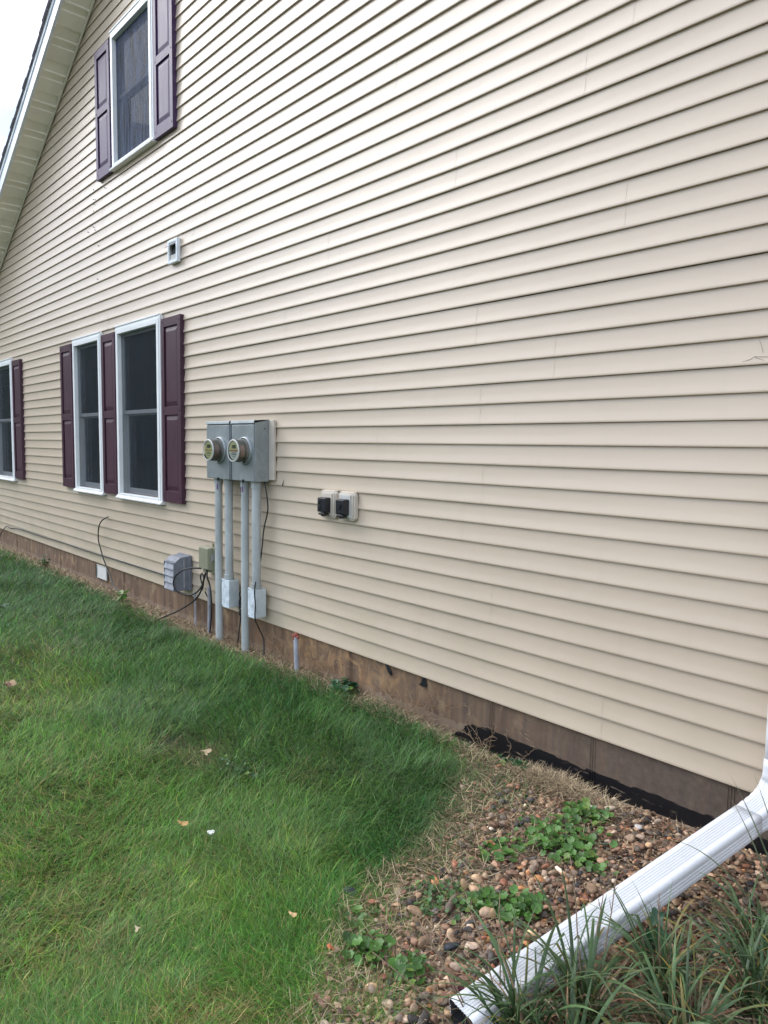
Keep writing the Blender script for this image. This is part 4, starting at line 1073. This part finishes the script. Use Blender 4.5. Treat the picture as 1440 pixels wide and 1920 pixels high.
# ------------------------------------------------------------------ broad leaved weeds
def leafcloud(centers, normals, sizes, cols, lobes=5, deep=0.18, seg=20):
    """scalloped round leaves: centre point plus rim"""
    n = len(centers); a = np.linspace(0, 2*math.pi, seg, endpoint=False)
    r = 1-deep*np.abs(np.sin(a*lobes/2))**2; r = np.where(np.abs(a-0) < 0.2, 0.45, r)
    N_ = normals/np.linalg.norm(normals, axis=1)[:, None]
    t = np.cross(N_, rng.normal(size=(n, 3))); t /= np.linalg.norm(t, axis=1)[:, None]; b = np.cross(N_, t)
    rim = centers[:, None, :]+sizes[:, None, None]*((r*np.cos(a))[None, :, None]*t[:, None, :]+(r*np.sin(a))[None, :, None]*b[:, None, :]+(0.16+0.07*np.sin(a*lobes))[None, :, None]*N_[:, None, :])
    mid = centers[:, None, :]+sizes[:, None, None]*0.55*((r*np.cos(a))[None, :, None]*t[:, None, :]+(r*np.sin(a))[None, :, None]*b[:, None, :]+0.10*N_[:, None, :])
    V = np.concatenate([centers[:, None, :], mid, rim], 1)
    m = 1+2*seg; base = (np.arange(n)*m)[:, None]
    T = np.concatenate([base+np.array([[0, 1+i, 1+(i+1) % seg]]) for i in range(seg)])
    Q = np.concatenate([base+np.array([[1+i, 1+seg+i, 1+seg+(i+1) % seg, 1+(i+1) % seg]]) for i in range(seg)])
    C = np.repeat(cols[:, None, :], m, 1); C[:, 0] *= 0.85; C[:, 1+seg:] *= 1.1
    return V.reshape(-1, 3), T, Q, C.reshape(-1, 3)
def weed(cx, cy, rx, ry, n, size, hgt, label, base=(0.085, 0.20, 0.035), name='weed_patch', lobes=7, deep=0.18):
    if name == 'weed_patch' and n > 20: n = int(n*1.9); size = size*0.88
    g0 = float(gz(cx, cy)); t = empty(name, (cx, cy, g0), label, 'weed', 'low green weeds growing in the gravel' if name == 'weed_patch' else None)
    q = rng.uniform(0, 6.28, n); rr2 = np.sqrt(rng.uniform(0, 1, n)); ang = rng.uniform(0, 6.28)
    dx = rx*rr2*np.cos(q); dy = ry*rr2*np.sin(q)
    dx += rx*0.3*(rng.normal(size=n)); dy += ry*0.3*rng.normal(size=n)
    h = hgt*(1-0.6*rr2)*rng.uniform(0.45, 1.15, n)+0.012
    c = np.stack([cx+dx, cy+dy, gz(cx+dx, cy+dy)+h], 1)
    nr = np.stack([rng.normal(0, 0.38, n), rng.normal(0, 0.38, n)-0.2, np.ones(n)], 1)
    cols = np.array(base)*rng.uniform(0.6, 1.35, (n, 1)); yv = rng.uniform(0, 1, n) < 0.12; cols[yv] = np.array([0.16, 0.25, 0.05])
    V, T, Q, C = leafcloud(c, nr, size*rng.uniform(0.55, 1.2, n), cols, lobes, deep)
    np_mesh('leaves', V, [T, Q], MAT['leaf'], t, C, True)
    f = MB()
    for i in range(0, n, 1):
        k = rng.uniform(0.2, 0.7)
        p0 = (cx+dx[i]*k, cy+dy[i]*k, float(gz(cx+dx[i]*k, cy+dy[i]*k))-0.002); p1 = tuple(c[i])
        pm = ((p0[0]+p1[0])/2+rng.normal(0, .004), (p0[1]+p1[1])/2, (p0[2]+p1[2])/2+0.006)
        f.tube([p0, pm, p1], 0.0011, 4, False)
    o = f.build('stems', MAT['leaf'], t)
    a_ = o.data.color_attributes.new('Col', 'FLOAT_COLOR', 'POINT'); nn = len(o.data.vertices)
    a_.data.foreach_set('color', np.tile([0.09, 0.15, 0.05, 1], nn).astype(np.float32))
    return t
weed(-1.50, -0.50, 0.13, 0.15, 85, 0.017, 0.055, 'broad patch of bright green lobed weeds in the middle of the gravel')
weed(-1.43, -0.60, 0.14, 0.06, 60, 0.018, 0.05, 'strip of green weeds just in front of the broad middle patch')
weed(-1.60, -0.76, 0.07, 0.07, 36, 0.016, 0.045, 'small weed tuft nearest the lawn with a dried orange leaf')
weed(-1.55, -0.28, 0.09, 0.05, 34, 0.019, 0.05, 'dark green weeds beside the pale white stone')
weed(-1.55, -1.13, 0.10, 0.09, 70, 0.011, 0.04, 'fine leaved weeds toward the lawn in the front row', (0.07, 0.15, 0.04))
weed(-1.43, -1.05, 0.06, 0.06, 36, 0.016, 0.05, 'weed clump with larger leaves in the front row, left of the extension')
weed(-1.33, -1.00, 0.06, 0.07, 40, 0.018, 0.055, 'leafy weed clump touching the downspout extension')
weed(-1.52, -1.50, 0.06, 0.055, 34, 0.018, 0.05, 'round leaved weed at the bottom by the lawn edge')
weed(-1.66, -1.42, 0.05, 0.05, 20, 0.017, 0.04, 'yellowish round leaved weed above the bottom lawn edge', (0.10, 0.19, 0.04))
weed(-1.37, -1.46, 0.045, 0.04, 24, 0.017, 0.06, 'small bright weed left of the extension\'s open end')
weed(-2.03, -0.09, 0.10, 0.06, 26, 0.020, 0.06, 'dark green weeds against the black tar at the gravel corner', (0.03, 0.10, 0.03))
weed(-3.42, -0.06, 0.10, 0.05, 26, 0.026, 0.09, 'dark green weed sprouting against the foundation', (0.025, 0.10, 0.035))
weed(-6.78, -0.16, 0.09, 0.05, 9, 0.045, 0.13, 'light green broad leaved seedling by the wall below the curled cable', (0.11, 0.26, 0.05), lobes=2, deep=0.3)
weed(-9.3, -0.10, 0.10, 0.04, 22, 0.02, 0.16, 'thin green weed at the far end of the foundation', (0.06, 0.13, 0.03), lobes=3, deep=.3)
weed(-2.87, -1.17, 0.10, 0.08, 26, 0.011, 0.065, 'pale clover patch in the lawn', (0.10, 0.19, 0.09), name='clover_patch', lobes=3, deep=0.35)
weed(-7.1, -1.09, 0.10, 0.06, 12, 0.02, 0.08, 'pale grey-green weed in the lawn at the left edge', (0.22, 0.32, 0.2), name='clover_patch', lobes=3, deep=0.35)

# ------------------------------------------------------------------ daylily clumps
def ribbon(base, az, L_, w, up0, bend, nseg=12, tw=0.0, kink=None):
    """strap leaf: returns verts (nseg+1)*3"""
    p = np.array(base, float); el = up0; vs = []; st = L_/nseg; a = az
    for i in range(nseg+1):
        t = i/nseg
        d = np.array([math.cos(a)*math.cos(el), math.sin(a)*math.cos(el), math.sin(el)])
        s = np.array([-math.sin(a), math.cos(a), 0.0]); nrm = np.cross(d, s)
        s2 = s*math.cos(tw*t)+nrm*math.sin(tw*t); n2 = np.cross(s2, d)
        wt = w*(0.55+0.9*t if t < 0.35 else (0.865 if t < 0.5 else 0.865*(1-((t-0.5)/0.5)**1.7)))+0.0004
        vs += [p-s2*wt*0.5+n2*wt*0.18, p.copy(), p+s2*wt*0.5+n2*wt*0.18]
        p = p+d*st; el -= bend/nseg*(0.4+1.5*t)
        if kink and abs(t-kink) < 0.5/nseg: el -= 1.2
        a += tw*0.03
        if p[2] < -0.19: p[2] = -0.19; el = max(el, 0.0)
    return vs
def clump(cx, cy, n_, label, lmin=0.25, lmax=0.48, ndead=10, azc=None, spread=3.14, nstalk=0, stalks=(), w0=0.0100):
    g0 = float(gz(cx, cy)); t = empty('daylily_clump', (cx, cy, g0), label, 'plant', 'daylily clumps in front of the downspout')
    for nm, cnt in (('leaves', int(n_*2.0)), ('dead_leaves', int(ndead*3.2))):
        V = []; Q = []; C = []; b = 0
        for i in range(cnt):
            a = (azc if azc is not None else 0)+rnd.uniform(-spread, spread)
            r0 = rnd.uniform(0, 0.06); q = rnd.uniform(0, 6.28)
            base = (cx+r0*math.cos(q), cy+r0*math.sin(q), g0-0.01)
            dead = nm == 'dead_leaves'
            L_ = rnd.uniform(lmin, lmax)*(0.75 if dead else 1); w = w0*rnd.uniform(0.4, 1.25)*(0.5 if dead else 1)
            vs = ribbon(base, a, L_, w, R(rnd.uniform(50, 88)) if not dead else R(rnd.uniform(25, 85)), rnd.uniform(0.6, 2.4) if not dead else rnd.uniform(1.0, 3.0), tw=rnd.uniform(-0.9, 0.9)*(2.5 if dead else 1),
                        kink=(rnd.uniform(0.5, 0.8) if rnd.random() < 0.12 else None))
            ns = len(vs)//3
            if dead: c0 = np.array(rnd.choice([(0.44, 0.28, 0.15), (0.34, 0.18, 0.10), (0.52, 0.42, 0.27), (0.24, 0.15, 0.09)]))*rnd.uniform(.7, 1.1); c1 = c0
            else:
                k_ = rnd.uniform(0.7, 1.7); c0 = np.array((0.050, 0.095, 0.038))*k_; c1 = np.array((0.105, 0.170, 0.060))*k_
                if rnd.random() < 0.10: c1 = np.array((0.38, 0.28, 0.05))
            for j in range(ns):
                tt = j/(ns-1); C += [c0*(1-tt**2)+c1*tt**2]*3
                if j < ns-1:
                    k0 = b+j*3; Q += [(k0, k0+1, k0+4, k0+3), (k0+1, k0+2, k0+5, k0+4)]
            V += vs; b += len(vs)
        np_mesh(nm, np.array(V), [np.array(Q)], MAT['leaf'] if nm == 'leaves' else MAT['dry'], t, np.array(C), True)
    for (bx, by, tx, ty, tz, pod) in stalks:
        f = MB(); p0 = Vector((bx, by, g0)); p1 = Vector((tx, ty, tz)); pts = []
        for i in range(7):
            u = i/6; pts.append(p0.lerp(p1, u)+Vector((rnd.uniform(-.003, .003), rnd.uniform(-.003, .003), 0.02*math.sin(u*3.1))))
        f.tube(pts, [0.0024-0.0011*i/6 for i in range(7)], 6)
        for k in range(3):
            q = pts[5-(k == 2)]; f.tube([q, q+Vector((rnd.uniform(-.018, .018), rnd.uniform(-.018, .018), 0.022))], 0.001, 5)
        s_ = f.build('dry_stalk', MAT['dry'], t, smooth=True); nn = len(s_.data.vertices)
        a_ = s_.data.color_attributes.new('Col', 'FLOAT_COLOR', 'POINT'); a_.data.foreach_set('color', np.tile([0.27, 0.19, 0.125, 1], nn).astype(np.float32))
        if pod:
            f = MB(); e = pts[-1]
            dr = Vector((rnd.uniform(-.2, .2), rnd.uniform(-.2, .2), 1)).normalized()
            f.tube([e+dr*z for z in (0, 0.004, 0.012, 0.022, 0.030, 0.033)], [0.002, 0.0065, 0.0088, 0.0085, 0.0055, 0.001], 9)
            pd = f.build('seed_pod', MAT['dry'], s_, smooth=True); nn = len(pd.data.vertices)
            a_ = pd.data.color_attributes.new('Col', 'FLOAT_COLOR', 'POINT'); a_.data.foreach_set('color', np.tile([0.50, 0.33, 0.18, 1], nn).astype(np.float32))
    return t
clump(-1.00, -1.42, 34, 'daylily clump at the open end of the white extension, with tall seed pods', 0.22, 0.42, 12,
      stalks=[(-1.02, -1.45, -1.30, -1.31, 0.015, True), (-1.03, -1.43, -1.19, -1.31, -0.015, True), (-1.06, -1.5, -1.30, -1.50, -0.01, False), (-1.05, -1.5, -1.34, -1.46, -0.03, False), (-1.05, -1.45, -1.22, -1.25, 0.02, False), (-1.08, -1.52, -1.36, -1.62, -0.06, False)])
clump(-0.93, -1.24, 36, 'daylily clump leaning over the middle of the white extension', 0.22, 0.46, 14,
      stalks=[(-0.95, -1.22, -1.12, -1.05, 0.10, False), (-0.94, -1.22, -0.98, -1.10, 0.08, False), (-0.93, -1.2, -1.02, -0.95, 0.06, False)])
clump(-0.84, -1.00, 34, 'daylily clump right of the extension holding one upright dry twig', 0.18, 0.38, 12,
      stalks=[(-0.84, -1.02, -0.86, -1.02, 0.10, False)])
clump(-0.72, -1.14, 34, 'daylily clump at the bottom edge with brown withered leaves', 0.2, 0.40, 22)
clump(-0.66, -0.86, 34, 'dense daylily clump in the lower right corner', 0.2, 0.40, 14)
clump(-0.74, -0.66, 26, 'daylily clump spreading below the elbow end of the extension', 0.16, 0.34, 14)
clump(-0.88, -1.40, 22, 'low daylily clump in front of all the others at the bottom', 0.15, 0.33, 20)
clump(-0.52, -0.62, 24, 'daylily clump at the right edge under the elbow', 0.2, 0.46, 8)
clump(-0.50, -1.00, 26, 'daylily clump just beyond the right edge of the photo', 0.2, 0.42, 8)
# two geranium-like leaves standing over the pipe
t = weed(-0.90, -0.95, 0.03, 0.03, 5, 0.030, 0.19, 'lobed dark green leaf standing against the white extension', (0.02, 0.085, 0.03), name='geranium_plant', lobes=5, deep=0.4)

# long single blades that cross the siding by the elbow
def tallblades(items, label, col=(0.05, 0.10, 0.045)):
    V = []; Q = []; C = []; b = 0
    for base, az, L_, w, up0, bend in items:
        vs = ribbon(base, az, L_, w, up0, bend, 16); ns = len(vs)//3
        for j in range(ns):
            tt = j/(ns-1); C += [np.array(col)*(1-tt**3)+np.array((0.25, 0.24, 0.13))*tt**3]*3
            if j < ns-1: k0 = b+j*3; Q += [(k0, k0+1, k0+4, k0+3), (k0+1, k0+2, k0+5, k0+4)]
        V += vs; b += len(vs)
    o = np_mesh('grass_tuft', np.array(V), [np.array(Q)], MAT['leaf'], None, np.array(C), True)
    return tag(o, label, 'plant')
tallblades([((-0.60, -0.62, -0.21), R(165), 0.58, 0.008, R(68), 0.35), ((-0.61, -0.60, -0.21), R(160), 0.56, 0.008, R(74), 0.30), ((-0.63, -0.62, -0.21), R(150), 0.50, 0.007, R(62), 0.5),
            ((-0.58, -0.55, -0.21), R(170), 0.62, 0.006, R(80), 0.20), ((-0.62, -0.66, -0.21), R(172), 0.55, 0.008, R(60), 1.5)],
           'tall thin green blades rising in front of the elbow and the lowest siding boards')

# ------------------------------------------------------------------ dry vines on the foundation
def vine(x0, label, n=7, h=0.2, spread=0.12, seed=1):
    rs = random.Random(seed); f = MB()
    for i in range(n):
        x = x0+rs.uniform(-spread, spread)*0.5; z = float(gz(x, -0.03)); y = -0.03; pts = [(x, y, z)]
        hd = rs.uniform(-0.6, 0.6); hh = h*rs.uniform(0.4, 1.0)
        while z < -0.25+hh and len(pts) < 30:
            hd += rs.uniform(-0.6, 0.6); hd *= 0.9
            x += 0.014*math.sin(hd)*1.2; z += 0.012*math.cos(hd); y = min(0.004, y+rs.uniform(-0.004, 0.006)); pts.append((x, y, z))
        f.tube(pts, [0.0017*(1-0.5*k/len(pts)) for k in range(len(pts))], 5)
        for k in range(4, len(pts), 3):
            a = Vector(pts[k]); f.tube([a, a+Vector((rs.uniform(-.025, .025), -0.006, rs.uniform(-.008, .02))), a+Vector((rs.uniform(-.04, .04), -0.004, rs.uniform(-.01, .03)))], 0.001, 4)
    o = f.build('dry_vine', MAT['dry'], None, smooth=True); nn = len(o.data.vertices)
    a_ = o.data.color_attributes.new('Col', 'FLOAT_COLOR', 'POINT'); a_.data.foreach_set('color', np.tile([0.36, 0.25, 0.15, 1], nn).astype(np.float32))
    tag(o, label, 'dry vine', 'withered vines clinging to the foundation')
vine(-3.84, 'withered vine right beside the rusty capped pipe stub', 9, 0.22, 0.14, 1)
vine(-3.70, 'withered vine on the foundation between pipe stub and dark green weed', 10, 0.22, 0.16, 2)
vine(-2.95, 'withered vine on the foundation between the two black scraps', 6, 0.17, 0.12, 3)
vine(-2.72, 'withered vine below the black scrap nearer the downspout', 8, 0.20, 0.16, 4)
vine(-2.25, 'withered vine lying over the start of the black tar', 8, 0.15, 0.3, 5)
vine(-4.25, 'tangle of withered vine at the foot of the rightmost conduit', 12, 0.22, 0.2, 6)
vine(-4.72, 'withered stems between the two long conduits', 9, 0.20, 0.14, 7)

# ------------------------------------------------------------------ fallen leaves and a flower on the lawn
def fallen(x, y, s, col, label, lob=5, z=0.05):
    zz = float(gz(x, y))+z; n = 26; vs = [(x, y, zz+0.006)]; a0 = rnd.uniform(0, 6.28)
    for i in range(n):
        a = 2*math.pi*i/n; r = s*(0.45+0.55*abs(math.cos(a*lob/2))**1.5)*(1.25 if abs(a-math.pi) < 0.5 else 1)
        vs.append((x+r*math.cos(a+a0), y+0.65*r*math.sin(a+a0), zz+0.25*s*math.sin(a*2+1)+rnd.uniform(-.002, .004)))
    me_c = np.tile(np.array(col), (n+1, 1))*rng.uniform(0.75, 1.15, (n+1, 1))
    T = np.array([[0, 1+i, 1+(i+1) % n] for i in range(n)])
    o = np_mesh('fallen_leaf', np.array(vs), [T], MAT['dry'], None, me_c, False)
    return tag(o, label, 'leaf', 'fallen leaves on the lawn')
fallen(-4.72, -1.665, 0.065, (0.42, 0.29, 0.16), 'large curled tan leaf at the left edge of the lawn', 5, 0.07)
fallen(-4.66, -1.69, 0.040, (0.20, 0.12, 0.08), 'brown leaf lying against the large tan leaf', 3, 0.08)
fallen(-3.05, -1.22, 0.035, (0.60, 0.46, 0.28), 'pale spidery dry leaf next to the bare patch', 4, 0.065)
fallen(-2.52, -1.60, 0.026, (0.62, 0.38, 0.15), 'orange-tan folded leaf in the middle of the lawn', 2, 0.07)
fallen(-1.79, -1.58, 0.016, (0.62, 0.42, 0.2), 'tiny yellow leaf near the gravel edge', 2, 0.055)
fallen(-2.05, -1.98, 0.015, (0.5, 0.4, 0.26), 'tiny tan leaf low in the front lawn', 3, 0.06)
fallen(-1.63, -0.79, 0.020, (0.50, 0.20, 0.10), 'dried orange leaf on the weed tuft nearest the lawn', 5, 0.055)
fallen(-1.585, -1.585, 0.015, (0.62, 0.20, 0.08), 'red-orange leaf beside the bottom round leaved weed', 3, 0.045)
fallen(-1.22, -1.42, 0.022, (0.10, 0.025, 0.035), 'dark maroon curled leaf just above the extension\'s open end', 2, 0.03)
t = empty('yarrow_flower', (-2.385, -1.545, -0.25), 'small cream flower head beside the orange-tan leaf', 'flower')
f = MB(); f.tube([(-2.385, -1.545, -0.25), (-2.383, -1.548, -0.19)], 0.001, 5); f.build('stem', MAT['tanbox'], t)
f = MB(); rs = random.Random(4)
for i in range(22):
    a = rs.uniform(0, 6.28); r = 0.013*math.sqrt(rs.random()); f.tube([(-2.383+r*math.cos(a), -1.548+r*math.sin(a), -0.190), (-2.383+r*1.1*math.cos(a), -1.548+r*1.1*math.sin(a), -0.184+rs.uniform(0, .003))], [0.0018, 0.0032], 6)
f.build('florets', MAT['paper'], t)
print('objects', len(bpy.data.objects))
